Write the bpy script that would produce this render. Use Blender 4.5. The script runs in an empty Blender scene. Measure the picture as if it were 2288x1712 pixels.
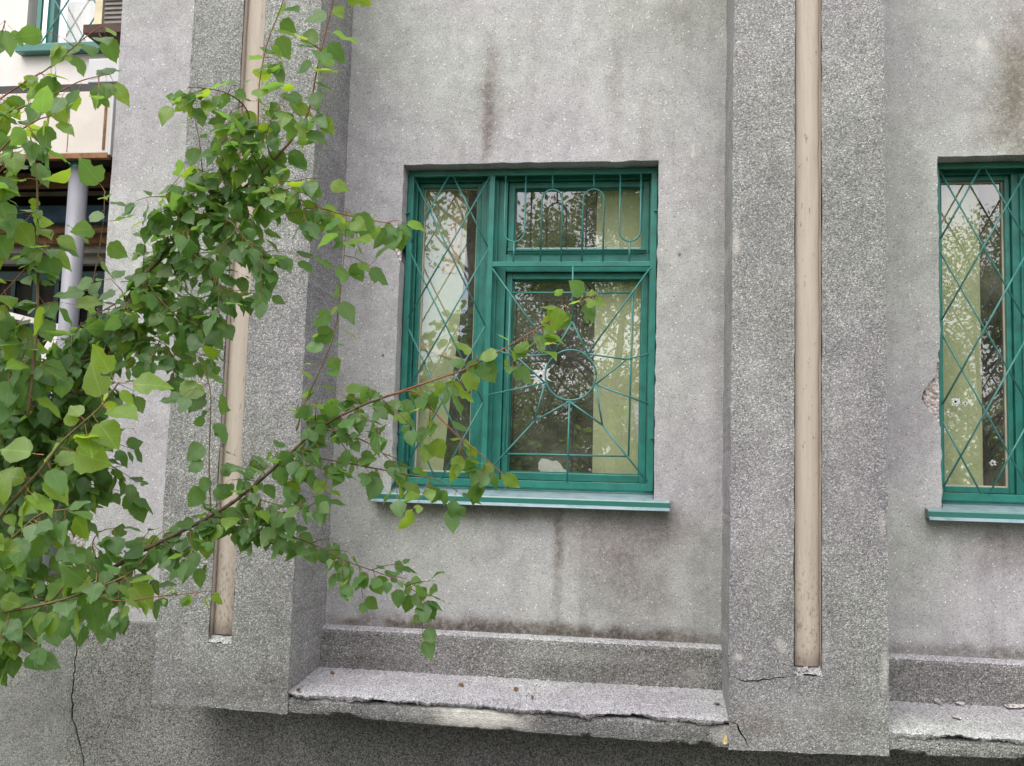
import bpy, bmesh, math, random
import numpy as np
from mathutils import Vector, Matrix
from mathutils.geometry import delaunay_2d_cdt

sc = bpy.context.scene
COL = sc.collection
random.seed(7)
rng = np.random.default_rng(11)

# ------------------------------------------------------------------ camera
YAW, PITCH, ROLL, FPX = math.radians(8.259), math.radians(5.363), math.radians(1.642), 2200.0
CAM = Vector((0.0, -4.5, 1.6))
_f = Vector((-math.sin(YAW) * math.cos(PITCH), math.cos(YAW) * math.cos(PITCH), math.sin(PITCH)))
_r = Vector((math.cos(YAW), math.sin(YAW), 0))
_d = _f.cross(_r)
if _d.z > 0:
    _d = -_d
_c, _s = math.cos(ROLL), math.sin(ROLL)
RT, DN, FW = _c * _r - _s * _d, _s * _r + _c * _d, _f
cam_data = bpy.data.cameras.new('camera')
cam_data.sensor_width = 36.0
cam_data.lens = FPX / 2288.0 * 36.0
cam_data.clip_start = 0.05
cam_data.clip_end = 3000
cam = bpy.data.objects.new('camera', cam_data)
rot = Matrix((RT, -DN, -FW)).transposed()
cam.matrix_world = Matrix.Translation(CAM) @ rot.to_4x4()
COL.objects.link(cam)
sc.camera = cam

# ------------------------------------------------------------------ sky, sun, exposure
SUN_DIR = Vector((-0.30, -0.62, 0.92)).normalized()
world = bpy.data.worlds.new('World')
sc.world = world
world.use_nodes = True
wn, wl = world.node_tree.nodes, world.node_tree.links
wn.clear()
w_out = wn.new('ShaderNodeOutputWorld')
w_bg = wn.new('ShaderNodeBackground')
w_sky = wn.new('ShaderNodeTexSky')
w_sky.sky_type = 'NISHITA'
w_sky.sun_disc = False
w_sky.sun_elevation = math.asin(SUN_DIR.z)
w_sky.sun_rotation = math.atan2(SUN_DIR.x, SUN_DIR.y)
w_sky.dust_density = 2.0
w_sky.air_density = 1.0
w_tc = wn.new('ShaderNodeTexCoord')
w_no = wn.new('ShaderNodeTexNoise')
w_no.inputs['Scale'].default_value = 2.4
w_no.inputs['Detail'].default_value = 7
w_no.inputs['Roughness'].default_value = 0.58
w_mr = wn.new('ShaderNodeMapRange')
w_mr.inputs['From Min'].default_value = 0.36
w_mr.inputs['From Max'].default_value = 0.56
w_mx = wn.new('ShaderNodeMix')
w_mx.data_type = 'RGBA'
w_mx.inputs['B'].default_value = (10.6, 10.3, 10.0, 1)
wl.new(w_tc.outputs['Generated'], w_no.inputs['Vector'])
wl.new(w_no.outputs['Fac'], w_mr.inputs['Value'])
wl.new(w_mr.outputs['Result'], w_mx.inputs['Factor'])
wl.new(w_sky.outputs['Color'], w_mx.inputs['A'])
wl.new(w_mx.outputs['Result'], w_bg.inputs['Color'])
w_bg.inputs['Strength'].default_value = 0.13
wl.new(w_bg.outputs['Background'], w_out.inputs['Surface'])

sun_data = bpy.data.lights.new('sun', 'SUN')
sun_data.energy = 1.5
sun_data.angle = math.radians(50)
sun_data.color = (1.0, 0.965, 0.92)
sun = bpy.data.objects.new('sun', sun_data)
sun.rotation_euler = (-SUN_DIR).to_track_quat('-Z', 'Y').to_euler()
sun.location = (0, -6, 12)
COL.objects.link(sun)

sc.view_settings.view_transform = 'Standard'
sc.view_settings.look = 'None'
sc.view_settings.exposure = 0.93
sc.view_settings.gamma = 1.0
sc.view_settings.use_curve_mapping = False
sc.render.engine = 'CYCLES'
sc.cycles.max_bounces = 5
sc.cycles.diffuse_bounces = 3
sc.cycles.glossy_bounces = 3
sc.cycles.transparent_max_bounces = 10
sc.cycles.adaptive_threshold = 0.02


# ------------------------------------------------------------------ helpers
def at(x, y, Y):
    """world point on the upright plane Y seen at a point of the 2212x1655 view"""
    k = 2288.0 / 2212.0
    d = RT * ((x * k - 1144) / FPX) + DN * ((y * k - 856) / FPX) + FW
    return CAM + d * ((Y - CAM.y) / d.y)


def view(p):
    q = p - CAM
    d = q.dot(FW)
    return 1144 + FPX * q.dot(RT) / d, 856 + FPX * q.dot(DN) / d, d


def tag(o, label=None, cat=None, group=None, kind=None):
    if label: o['label'] = label
    if cat: o['category'] = cat
    if group: o['group'] = group
    if kind: o['kind'] = kind
    return o


def empty(name, loc=(0, 0, 0), parent=None):
    o = bpy.data.objects.new(name, None)
    o.location = loc
    o.empty_display_size = 0.1
    COL.objects.link(o)
    if parent:
        o.parent = parent
        o.matrix_parent_inverse = parent.matrix_world.inverted()
    return o


def link(name, mesh, parent=None):
    o = bpy.data.objects.new(name, mesh)
    COL.objects.link(o)
    if parent:
        o.parent = parent
    return o


class MB:
    """collects shapes, then links them as one mesh object (coordinates are world, parents sit at the origin)"""

    def __init__(s):
        s.v, s.f, s.m = [], [], []

    def add(s, v, f, mi=0):
        b = len(s.v)
        s.v += [tuple(p) for p in v]
        s.f += [tuple(i + b for i in q) for q in f]
        s.m += [mi] * len(f)
        return s

    def box(s, x0, x1, y0, y1, z0, z1, mi=0):
        v = [(x, y, z) for x in (x0, x1) for y in (y0, y1) for z in (z0, z1)]
        return s.add(v, [(0, 1, 3, 2), (4, 6, 7, 5), (0, 4, 5, 1), (2, 3, 7, 6), (0, 2, 6, 4), (1, 5, 7, 3)], mi)

    def tube(s, pts, r, n=7, mi=0, cap=True):
        pts = [Vector(p) for p in pts]
        rr = r if isinstance(r, (list, tuple)) else [r] * len(pts)
        v, f = [], []
        u = None
        for i, p in enumerate(pts):
            t = (pts[min(i + 1, len(pts) - 1)] - pts[max(i - 1, 0)]).normalized()
            if u is None:
                u = t.orthogonal().normalized()
            u = (u - t * u.dot(t)).normalized()
            w = t.cross(u)
            for k in range(n):
                a = 2 * math.pi * k / n
                v.append(p + (u * math.cos(a) + w * math.sin(a)) * rr[i])
        for i in range(len(pts) - 1):
            for k in range(n):
                k2 = (k + 1) % n
                f.append((i * n + k, i * n + k2, (i + 1) * n + k2, (i + 1) * n + k))
        if cap:
            f.append(tuple(range(n - 1, -1, -1)))
            f.append(tuple((len(pts) - 1) * n + k for k in range(n)))
        return s.add(v, f, mi)

    def build(s, name, mats, parent=None, smooth=False, bevel=0, recalc=True):
        me = bpy.data.meshes.new(name)
        me.from_pydata(s.v, [], s.f)
        for m in (mats if isinstance(mats, (list, tuple)) else [mats]):
            me.materials.append(m)
        me.polygons.foreach_set('material_index', s.m)
        if recalc:
            bm = bmesh.new()
            bm.from_mesh(me)
            bmesh.ops.recalc_face_normals(bm, faces=bm.faces)
            bm.to_mesh(me)
            bm.free()
        if smooth:
            me.polygons.foreach_set('use_smooth', [True] * len(me.polygons))
        me.update()
        o = link(name, me, parent)
        if bevel:
            b = o.modifiers.new('bevel', 'BEVEL')
            b.width = bevel
            b.segments = 2
            b.limit_method = 'ANGLE'
        return o


def rough(poly, step=0.03, amp=0.0025, seed=1):
    """resample an outline and make its edge uneven"""
    r = random.Random(seed)
    out = []
    n = len(poly)
    for i in range(n):
        a, b = Vector(poly[i]), Vector(poly[(i + 1) % n])
        L = (b - a).length
        k = max(1, int(L / step))
        nrm = Vector((-(b - a).y, (b - a).x)).normalized()
        w = 0.0
        for j in range(k):
            p = a.lerp(b, j / k)
            w = 0.6 * w + r.gauss(0, amp)
            if j > 0:
                p = p + nrm * w
            out.append((p.x, p.y))
    return out


def inside(p, poly):
    c = False
    x, y = p
    n = len(poly)
    for i in range(n):
        x1, y1 = poly[i]
        x2, y2 = poly[(i + 1) % n]
        if (y1 > y) != (y2 > y) and x < (x2 - x1) * (y - y1) / (y2 - y1) + x1:
            c = not c
    return c


def slab(outer, holes, y, outer_depth, hole_depths):
    """an upright face in the XZ plane at Y=y with holes; outlines are carried back to give thickness"""
    pts, edges = [], []
    for poly in [outer] + holes:
        b = len(pts)
        pts += [Vector(p) for p in poly]
        edges += [(b + i, b + (i + 1) % len(poly)) for i in range(len(poly))]
    v, e, f, _, _, _ = delaunay_2d_cdt(pts, edges, [], 0, 1e-6)
    mb = MB()
    keep = []
    for q in f:
        c = sum((v[i] for i in q), Vector((0, 0))) / len(q)
        if inside(c, outer) and not any(inside(c, h) for h in holes):
            keep.append(q)
    mb.add([(p.x, y, p.y) for p in v], keep)
    for poly, dep in zip([outer] + holes, [outer_depth] + hole_depths):
        if not dep:
            continue
        n = len(poly)
        mb.add([(p[0], y, p[1]) for p in poly] + [(p[0], y + dep, p[1]) for p in poly],
               [(i, (i + 1) % n, (i + 1) % n + n, i + n) for i in range(n)])
    return mb


def crack_poly(path, w, seed):
    """thin closed outline along a path, for a crack cut into a face"""
    r = random.Random(seed)
    P = []
    for i in range(len(path) - 1):
        a, b = Vector(path[i]), Vector(path[i + 1])
        k = max(2, int((b - a).length / 0.018))
        for j in range(k):
            t = j / k
            nrm = Vector((-(b - a).y, (b - a).x)).normalized()
            P.append(a.lerp(b, t) + nrm * r.gauss(0, 0.003))
    P.append(Vector(path[-1]))
    up, dn = [], []
    for i, p in enumerate(P):
        t = (P[min(i + 1, len(P) - 1)] - P[max(0, i - 1)]).normalized()
        nrm = Vector((-t.y, t.x))
        h = w * (0.35 + 0.65 * math.sin(math.pi * (i + 0.3) / (len(P) - 0.4))) * r.uniform(0.6, 1.1)
        up.append(p + nrm * h / 2)
        dn.append(p - nrm * h / 2)
    return [tuple(p) for p in up + dn[::-1]]


# ------------------------------------------------------------------ materials
class Mat:
    def __init__(s, name):
        s.m = bpy.data.materials.new(name)
        s.m.use_nodes = True
        s.n, s.l = s.m.node_tree.nodes, s.m.node_tree.links
        s.bsdf = s.n['Principled BSDF']
        s.out = s.n['Material Output']
        g = s.n.new('ShaderNodeNewGeometry')
        s.pos = g.outputs['Position']
        s.geo = g

    def node(s, t, **kw):
        n = s.n.new(t)
        for k, v in kw.items():
            setattr(n, k, v)
        return n

    def set(s, sock, v):
        if isinstance(v, bpy.types.NodeSocket):
            s.l.new(v, sock)
        else:
            sock.default_value = v

    def math(s, op, a, b=None, c=None):
        n = s.node('ShaderNodeMath', operation=op)
        s.set(n.inputs[0], a)
        if b is not None: s.set(n.inputs[1], b)
        if c is not None: s.set(n.inputs[2], c)
        return n.outputs[0]

    def vmath(s, op, a, b=None):
        n = s.node('ShaderNodeVectorMath', operation=op)
        s.set(n.inputs[0], a)
        if b is not None: s.set(n.inputs[1], b)
        return n.outputs['Value'] if op == 'LENGTH' else n.outputs[0]

    def noise(s, scale, detail=4, rough=0.55, vec=None, color=False):
        n = s.node('ShaderNodeTexNoise')
        s.set(n.inputs['Vector'], vec if vec is not None else s.pos)
        n.inputs['Scale'].default_value = scale
        n.inputs['Detail'].default_value = detail
        n.inputs['Roughness'].default_value = rough
        return n.outputs['Color' if color else 'Fac']

    def voronoi(s, scale, out='Color', feature='F1', vec=None):
        n = s.node('ShaderNodeTexVoronoi', feature=feature)
        s.set(n.inputs['Vector'], vec if vec is not None else s.pos)
        n.inputs['Scale'].default_value = scale
        return n.outputs[out]

    def chan(s, col, i=0):
        n = s.node('ShaderNodeSeparateColor')
        s.l.new(col, n.inputs[0])
        return n.outputs[i]

    def ramp(s, fac, stops, interp='LINEAR'):
        n = s.node('ShaderNodeValToRGB')
        s.set(n.inputs[0], fac)
        cr = n.color_ramp
        cr.interpolation = interp
        while len(cr.elements) < len(stops):
            cr.elements.new(0.5)
        for el, (p, c) in zip(cr.elements, stops):
            el.position = p
            el.color = (c, c, c, 1) if isinstance(c, (int, float)) else (*c, 1)
        return n.outputs[0]

    def maprange(s, v, a, b, c=0.0, d=1.0, smooth=True):
        n = s.node('ShaderNodeMapRange')
        n.interpolation_type = 'SMOOTHSTEP' if smooth else 'LINEAR'
        s.set(n.inputs[0], v)
        for i, q in enumerate((a, b, c, d)):
            s.set(n.inputs[i + 1], q)
        return n.outputs[0]

    def mix(s, fac, a, b, blend='MIX'):
        n = s.node('ShaderNodeMix', data_type='RGBA', blend_type=blend)
        n.clamp_factor = True
        for k, v in (('Factor', fac), ('A', a), ('B', b)):
            if isinstance(v, tuple) and len(v) == 3:
                v = (*v, 1)
            s.set(n.inputs[k] if k == 'Factor' else [q for q in n.inputs if q.name == k and q.type == 'RGBA'][0], v)
        return [q for q in n.outputs if q.type == 'RGBA'][0]

    def bump(s, h, strength=0.5, dist=0.004):
        n = s.node('ShaderNodeBump')
        s.l.new(h, n.inputs['Height'])
        n.inputs['Strength'].default_value = strength
        n.inputs['Distance'].default_value = dist
        s.l.new(n.outputs[0], s.bsdf.inputs['Normal'])

    def finish(s, col, rough=0.9, spec=0.3):
        s.set(s.bsdf.inputs['Base Color'], (*col, 1) if isinstance(col, tuple) else col)
        s.set(s.bsdf.inputs['Roughness'], rough)
        s.bsdf.inputs['Specular IOR Level'].default_value = spec
        return s.m

    def stains(s, col, items):
        """irregular dirt and wear: x, z, rx, rz, tint, strength"""
        if not items:
            return col
        nz = s.noise(7.0, 4, 0.65, color=True)
        off = s.vmath('SUBTRACT', nz, (0.5, 0.5, 0.5))
        fine = s.maprange(s.noise(38.0, 4, 0.65), 0.33, 0.62, 0.55, 1.0)
        for x, z, rx, rz, tint, k in items:
            p = s.vmath('SUBTRACT', s.pos, (x, 0, z))
            p = s.vmath('MULTIPLY', p, (1 / rx, 0, 1 / rz))
            p = s.vmath('ADD', p, s.vmath('MULTIPLY', off, (1.5, 0, 1.5)))
            p = s.vmath('MULTIPLY', p, (1, 0, 1))
            L = s.vmath('LENGTH', p)
            f = s.math('MULTIPLY', s.maprange(L, 1.15, 0.1, 0, k), fine)
            if max(tint) <= 1:
                col = s.mix(f, col, tint, 'MULTIPLY')
            else:
                g_ = sum(tint) / 3 - 1
                col = s.mix(s.math('MULTIPLY', f, 0.62), col, tuple(0.5 * (t - 1) + 0.5 * g_ for t in tint))
        return col


def stucco(name, scale, stops, tint, stains=(), bump=0.6, dist=0.004, low=(0.84, 1.12), white=0.0, streak=0.0, gvar=0.18, wscale=120):
    M = Mat(name)
    vn = M.node('ShaderNodeTexVoronoi')
    M.l.new(M.pos, vn.inputs['Vector'])
    vn.inputs['Scale'].default_value = scale
    vc = vn.outputs['Color']
    grain = M.ramp(M.chan(vc, 0), stops)
    n2 = M.maprange(M.noise(scale * 1.6, 1, 0.7), 0.3, 0.7, 1 - gvar, 1 + gvar)
    lowf = M.maprange(M.noise(1.7, 4, 0.6), 0.3, 0.7, *low)
    col = M.mix(1.0, grain, n2, 'MULTIPLY')
    col = M.mix(1.0, col, lowf, 'MULTIPLY')
    col = M.mix(1.0, col, M.maprange(M.noise(11.0, 3, 0.6), 0.3, 0.7, 0.90, 1.09), 'MULTIPLY')
    col = M.mix(1.0, col, tint, 'MULTIPLY')
    hue = M.maprange(M.noise(0.9, 1, 0.5), 0.35, 0.65)
    col = M.mix(1.0, col, M.mix(hue, (1.01, 0.985, 1.045), (0.975, 1.01, 0.965)), 'MULTIPLY')
    if white:
        wn_ = M.node('ShaderNodeTexVoronoi')
        M.l.new(M.pos, wn_.inputs['Vector'])
        wn_.inputs['Scale'].default_value = wscale
        v2, d2 = wn_.outputs['Color'], wn_.outputs['Distance']
        k = M.math('MULTIPLY', M.math('GREATER_THAN', M.chan(v2, 1), 1 - white), M.maprange(d2, 0.42, 0.22))
        k = M.math('MULTIPLY', k, M.maprange(M.chan(v2, 2), 0.0, 1.0, 0.25, 1.0))
        col = M.mix(k, col, (0.78, 0.77, 0.76))
    if streak:
        q = M.vmath('MULTIPLY', M.pos, (9.0, 3.0, 0.7))
        st = M.maprange(M.noise(1.0, 5, 0.6, vec=q), 0.52, 0.74, 0, streak)
        col = M.mix(st, col, (0.60, 0.56, 0.52), 'MULTIPLY')
    col = M.stains(col, stains)
    h = M.math('ADD', M.math('MULTIPLY', vn.outputs['Distance'], -0.9), M.math('MULTIPLY', M.noise(30, 3), 1.0))
    M.bump(h, bump, dist)
    return M.finish(col, 0.92, 0.25)


BR = (0.42, 0.36, 0.31)
DK = (0.40, 0.37, 0.34)
PANEL_STAINS = [
    (0.105, 2.63, 0.010, 0.012, (0.2, 0.18, 0.17), 1.0), (-1.275, 2.15, 0.009, 0.010, (0.2, 0.18, 0.17), 1.0), (0.16, 3.12, 0.012, 0.05, (1.7, 1.62, 1.55), 1.0), (-1.30, 2.90, 0.02, 0.02, (0.6, 0.5, 0.45), .6),
    (-0.80, 3.42, 0.075, 0.40, (0.5, 0.44, 0.41), 0.6), (-0.81, 3.28, 0.035, 0.28, (0.48, 0.40, 0.36), 0.7),
    (-0.93, 3.12, 0.03, 0.08, BR, 0.4),
    (-0.20, 3.5, 0.05, 0.5, BR, 0.28), (-0.05, 3.25, 0.05, 0.25, BR, 0.25), (0.05, 3.75, 0.30, 0.30, (0.6, 0.55, 0.5), 0.3),
    (0.04, 1.37, 0.20, 0.16, (0.52, 0.45, 0.41), 0.75), (-0.20, 1.30, 0.24, 0.24, (0.54, 0.46, 0.41), 0.7), (-0.05, 1.12, 0.22, 0.2, (0.5, 0.44, 0.4), 0.5), (-0.42, 1.30, 0.04, 0.22, (0.4, 0.33, 0.3), 0.8), (-0.42, 1.05, 0.035, 0.2, DK, 0.5),
    (-0.15, 1.05, 0.25, 0.3, (0.62, 0.60, 0.56), 0.45), (0.24, 1.2, 0.12, 0.45, (0.55, 0.55, 0.5), 0.4), (-1.1, 1.40, 0.16, 0.10, BR, 0.35),
    (-0.75, 1.43, 0.55, 0.05, BR, 0.6),
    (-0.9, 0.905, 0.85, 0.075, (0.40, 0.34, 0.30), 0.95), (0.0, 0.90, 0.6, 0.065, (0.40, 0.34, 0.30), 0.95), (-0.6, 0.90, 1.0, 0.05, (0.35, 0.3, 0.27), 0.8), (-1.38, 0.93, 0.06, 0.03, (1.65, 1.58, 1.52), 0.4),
    (0.29, 2.6, 0.035, 1.6, (0.55, 0.5, 0.48), 0.35),
    (1.06, 3.2, 0.2, 0.6, (0.7, 0.68, 0.66), 0.2),
    (1.58, 3.42, 0.16, 0.45, (0.42, 0.36, 0.26), 0.85), (1.52, 3.22, 0.16, 0.22, BR, 0.5), (1.44, 3.58, 0.05, 0.06, (1.8, 1.75, 1.7), 0.75), (1.75, 3.6, 0.12, 0.6, (0.35, 0.32, 0.22), 0.8),
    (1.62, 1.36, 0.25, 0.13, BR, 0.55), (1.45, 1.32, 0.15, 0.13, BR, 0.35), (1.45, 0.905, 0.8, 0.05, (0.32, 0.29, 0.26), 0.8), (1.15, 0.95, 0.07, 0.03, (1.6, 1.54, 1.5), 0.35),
    (-2.4, 2.9, 0.4, 0.7, (0.85, 0.87, 0.84), 0.3),
]
m_panel = stucco('panel_render', 260, [(0.0, 0.20), (0.06, 0.33), (0.3, 0.385), (0.7, 0.425), (0.94, 0.47), (1.0, 0.58)], (1.01, 1.0, 1.005), PANEL_STAINS, 0.35, 0.003, (0.86, 1.10), white=0.030, streak=0.35, gvar=0.10, wscale=105)
PIL_STAINS = [
    (-1.6, 0.70, 0.3, 0.10, (0.55, 0.5, 0.46), 0.5), (-1.85, 0.66, 0.3, 0.05, (0.5, 0.46, 0.42), 0.5), (-1.78, 0.72, 0.06, 0.12, (1.5, 1.48, 1.44), 0.25),
    (0.42, 0.66, 0.12, 0.06, (0.6, 0.5, 0.45), 0.7), (0.75, 0.69, 0.12, 0.07, (0.5, 0.46, 0.42), 0.6), (0.6, 0.72, 0.3, 0.1, (1.5, 1.5, 1.48), 0.3),
    (0.51, 0.97, 0.03, 0.04, (1.75, 1.66, 1.6), 0.7), (0.345, 0.915, 0.022, 0.018, (1.85, 1.74, 1.66), 0.9), (0.685, 0.98, 0.02, 0.03, (1.7, 1.65, 1.6), 0.5),
    (0.895, 0.90, 0.02, 0.09, (1.7, 1.65, 1.6), 0.6), (0.89, 1.45, 0.02, 0.06, (1.6, 1.56, 1.54), 0.5), (0.325, 2.58, 0.02, 0.07, (1.75, 1.66, 1.62), 0.8),
    (0.40, 2.05, 0.06, 0.07, (1.6, 1.56, 1.55), 0.35), (0.45, 1.5, 0.12, 0.5, (1.5, 1.48, 1.48), 0.22), (0.75, 1.7, 0.1, 0.6, (1.5, 1.48, 1.48), 0.2),
    (-1.95, 0.86, 0.02, 0.12, (1.6, 1.56, 1.52), 0.4),
]
m_pil = stucco('pilaster_chip_render', 235, [(0.0, 0.11), (0.2, 0.185), (0.5, 0.245), (0.75, 0.295), (0.9, 0.38), (1.0, 0.55)], (1.0, 0.985, 0.995), PIL_STAINS, 0.6, 0.004, (0.86, 1.12), white=0.05, wscale=190, streak=0.3)
m_base = stucco('base_render', 230, [(0.0, 0.05), (0.22, 0.14), (0.55, 0.22), (0.85, 0.30), (1.0, 0.42)], (1.0, 0.985, 0.955), [(-2.6, 0.3, 0.3, 0.4, (0.7, 0.68, 0.64), 0.4)], 0.6, 0.004, (0.82, 1.12))
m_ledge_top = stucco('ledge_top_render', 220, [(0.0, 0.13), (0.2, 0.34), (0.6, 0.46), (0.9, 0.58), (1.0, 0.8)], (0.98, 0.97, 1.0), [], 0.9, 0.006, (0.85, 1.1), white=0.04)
m_step = stucco('step_render', 220, [(0.0, 0.08), (0.2, 0.16), (0.6, 0.235), (0.9, 0.32), (1.0, 0.55)], (1.0, 0.98, 0.945),
                [(-1.2, 0.73, 0.4, 0.05, (0.62, 0.58, 0.55), 0.6), (-0.4, 0.73, 0.4, 0.04, (0.62, 0.58, 0.55), 0.5), (-0.3, 0.82, 0.5, 0.04, (1.55, 1.52, 1.46), 0.35), (0.2, 0.76, 0.1, 0.05, (1.5, 1.44, 1.4), 0.5)], 0.8, 0.006)
m_ledge = stucco('ledge_render', 230, [(0.0, 0.08), (0.2, 0.17), (0.55, 0.25), (0.85, 0.33), (1.0, 0.52)], (0.84, 0.83, 0.815),
                 [(-0.75, 0.62, 0.24, 0.06, (1.72, 1.66, 1.60), 1.7), (-0.62, 0.605, 0.2, 0.045, (1.72, 1.66, 1.60), 1.6), (-0.45, 0.63, 0.08, 0.05, (0.5, 0.45, 0.42), 0.4), (0.285, 0.61, 0.06, 0.05, (1.68, 1.6, 1.54), 0.8), (-1.1, 0.63, 0.06, 0.06, (1.5, 1.49, 1.47), 0.3),
                  (0.1, 0.6, 0.15, 0.02, (0.5, 0.46, 0.42), 0.4)], 0.8, 0.005)
m_pink = stucco('porch_stucco', 60, [(0.0, 0.2), (0.3, 0.36), (0.8, 0.46), (1.0, 0.6)], (1.05, 0.95, 0.88), [], 0.8, 0.008)
m_porch = stucco('porch_base_render', 230, [(0.0, 0.09), (0.2, 0.17), (0.6, 0.225), (1.0, 0.33)], (1.0, 0.99, 0.98), [(-2.9, 0.4, 0.25, 0.5, (0.72, 0.69, 0.66), 0.4)], 0.5, 0.003)


def plain(name, col, rough=0.5, spec=0.4, var=0.12, vs=9, bump=0.0, bs=60, dirt=None, dirt_scale=5):
    M = Mat(name)
    k = M.maprange(M.noise(vs, 5, 0.6), 0.3, 0.7, 1 - var, 1 + var)
    c = M.mix(1.0, (*col, 1), k, 'MULTIPLY')
    if dirt:
        c = M.mix(M.maprange(M.noise(dirt_scale, 7, 0.7), 0.54, 0.72, 0, 0.75), c, dirt)
    if bump:
        M.bump(M.noise(bs, 4, 0.6), bump, 0.003)
    return M.finish(c, rough, spec)


m_teal = plain('teal_gloss_paint', (0.022, 0.175, 0.145), 0.36, 0.5, 0.20, 11, 0.16, 40, (0.022, 0.095, 0.085), 9)
m_rod = plain('teal_rod_paint', (0.045, 0.19, 0.175), 0.4, 0.5, 0.18, 20)
m_sill = plain('teal_sheet_metal', (0.016, 0.15, 0.13), 0.22, 0.7, 0.10, 10)

m_door = plain('dark_teal_paint', (0.006, 0.045, 0.042), 0.5, 0.4)
M_ = Mat('dust_and_sky_teal_sheet_metal')
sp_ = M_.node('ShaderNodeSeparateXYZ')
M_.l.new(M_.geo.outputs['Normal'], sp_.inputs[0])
pale_ = M_.math('MULTIPLY', M_.maprange(sp_.outputs[2], 0.35, 0.85), M_.maprange(M_.noise(16, 5, 0.65), 0.3, 0.6, 0.45, 0.9))
m_sill_dust_sky = M_.finish(M_.mix(pale_, (0.014, 0.13, 0.108), (0.30, 0.36, 0.42)), 0.28, 0.7)  # pale blue on upward faces: dust, with the lip's sky reflection painted in
m_bead = plain('putty_bead', (0.50, 0.46, 0.36), 0.8, 0.2)
m_white = plain('white_wall_paint', (0.70, 0.665, 0.64), 0.85, 0.2, 0.05, 4, 0.4, 90, (0.62, 0.56, 0.52), 1.6)
m_fascia = plain('white_fascia_paint', (0.58, 0.53, 0.49), 0.6, 0.3, 0.06, 4, 0.1, 20, (0.50, 0.40, 0.32), 3.0)
m_fascia_side = plain('grey_sheet_metal', (0.52, 0.52, 0.54), 0.5, 0.4, 0.06, 6)
m_rust = plain('rusted_steel', (0.22, 0.115, 0.06), 0.85, 0.2, 0.35, 15, 0.3, 60)
m_wood = plain('old_brown_board', (0.20, 0.115, 0.065), 0.85, 0.2, 0.3, 12, 0.3, 40)
m_blue = plain('dark_blue_board', (0.035, 0.075, 0.13), 0.7, 0.3, 0.3, 12)
m_conc = plain('grey_concrete', (0.27, 0.25, 0.235), 0.9, 0.2, 0.15, 12, 0.4, 60)
m_pipe = plain('grey_blue_post_paint', (0.235, 0.235, 0.27), 0.45, 0.45, 0.05, 6, 0.05, 20, (0.30, 0.29, 0.33), 4)
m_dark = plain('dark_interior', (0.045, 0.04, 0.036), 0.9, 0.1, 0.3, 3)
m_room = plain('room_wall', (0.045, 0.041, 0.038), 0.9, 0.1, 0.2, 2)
m_brown = plain('dark_brown_board', (0.075, 0.042, 0.035), 0.7, 0.3, 0.2, 12)
m_cream = plain('cream_frame', (0.62, 0.55, 0.38), 0.6, 0.3)
m_grille_grey = plain('grey_louvre', (0.21, 0.20, 0.20), 0.6, 0.3)
m_rail = plain('white_rail_paint', (0.66, 0.63, 0.61), 0.5, 0.4, 0.08)
m_curtain = plain('beige_curtain', (0.53, 0.56, 0.34), 0.9, 0.1, 0.08, 3)
m_tan = plain('tan_curtain', (0.72, 0.56, 0.38), 0.9, 0.1, 0.06, 5)
m_paper = plain('white_paper', (0.74, 0.72, 0.76), 0.85, 0.2, 0.05, 20)
m_chip = stucco('exposed_plaster', 70, [(0.0, 0.34), (0.3, 0.5), (0.8, 0.6), (1.0, 0.72)], (1.0, 0.90, 0.84), [], 0.9, 0.01)
m_frag = stucco('plaster_fragment', 90, [(0.0, 0.28), (0.3, 0.44), (0.8, 0.56), (1.0, 0.7)], (1.0, 0.93, 0.88), [], 0.9, 0.006)
m_black = plain('hole_dark', (0.012, 0.011, 0.011), 0.9, 0.1)
m_petal = plain('yellow_petal', (0.55, 0.42, 0.20), 0.6, 0.3, 0.15, 60)
m_roof = plain('roof_felt', (0.07, 0.07, 0.072), 0.9, 0.2)
m_bark = plain('brown_bark', (0.10, 0.075, 0.05), 0.9, 0.2, 0.35, 30, 0.6, 60)
m_twig = plain('green_brown_twig', (0.13, 0.095, 0.045), 0.6, 0.3, 0.3, 25, 0.3, 120)
m_redtwig = plain('red_twig', (0.20, 0.075, 0.045), 0.55, 0.35, 0.3, 25)


def mat_pole():
    M = Mat('beige_moulding_paint')
    q = M.vmath('MULTIPLY', M.pos, (60, 60, 3.5))
    n = M.noise(1.0, 4, 0.6, vec=q)
    c = M.mix(M.maprange(n, 0.32, 0.68, 0, 0.5), (0.475, 0.415, 0.365), (0.37, 0.315, 0.27))
    q2 = M.vmath('MULTIPLY', M.pos, (55, 55, 16))
    c = M.mix(M.maprange(M.noise(1.0, 6, 0.75, vec=q2), 0.61, 0.70, 0, 0.85), c, (0.10, 0.085, 0.075))
    lo = M.math('MULTIPLY', M.maprange(M.noise(1.0, 6, 0.75, vec=M.vmath('MULTIPLY', M.pos, (110, 110, 45))), 0.50, 0.66), 0.8)
    sx = M.node('ShaderNodeSeparateXYZ')
    M.l.new(M.pos, sx.inputs[0])
    c = M.mix(M.math('MULTIPLY', lo, M.maprange(sx.outputs[2], 1.55, 0.95)), c, (0.13, 0.11, 0.10))
    c = M.mix(M.maprange(sx.outputs[2], 0.97, 0.89, 0, 0.65), c, (0.17, 0.13, 0.115))
    M.bump(M.noise(1.0, 4, vec=q2), 0.45, 0.005)
    return M.finish(c, 0.9, 0.2)


m_pole = mat_pole()


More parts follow.
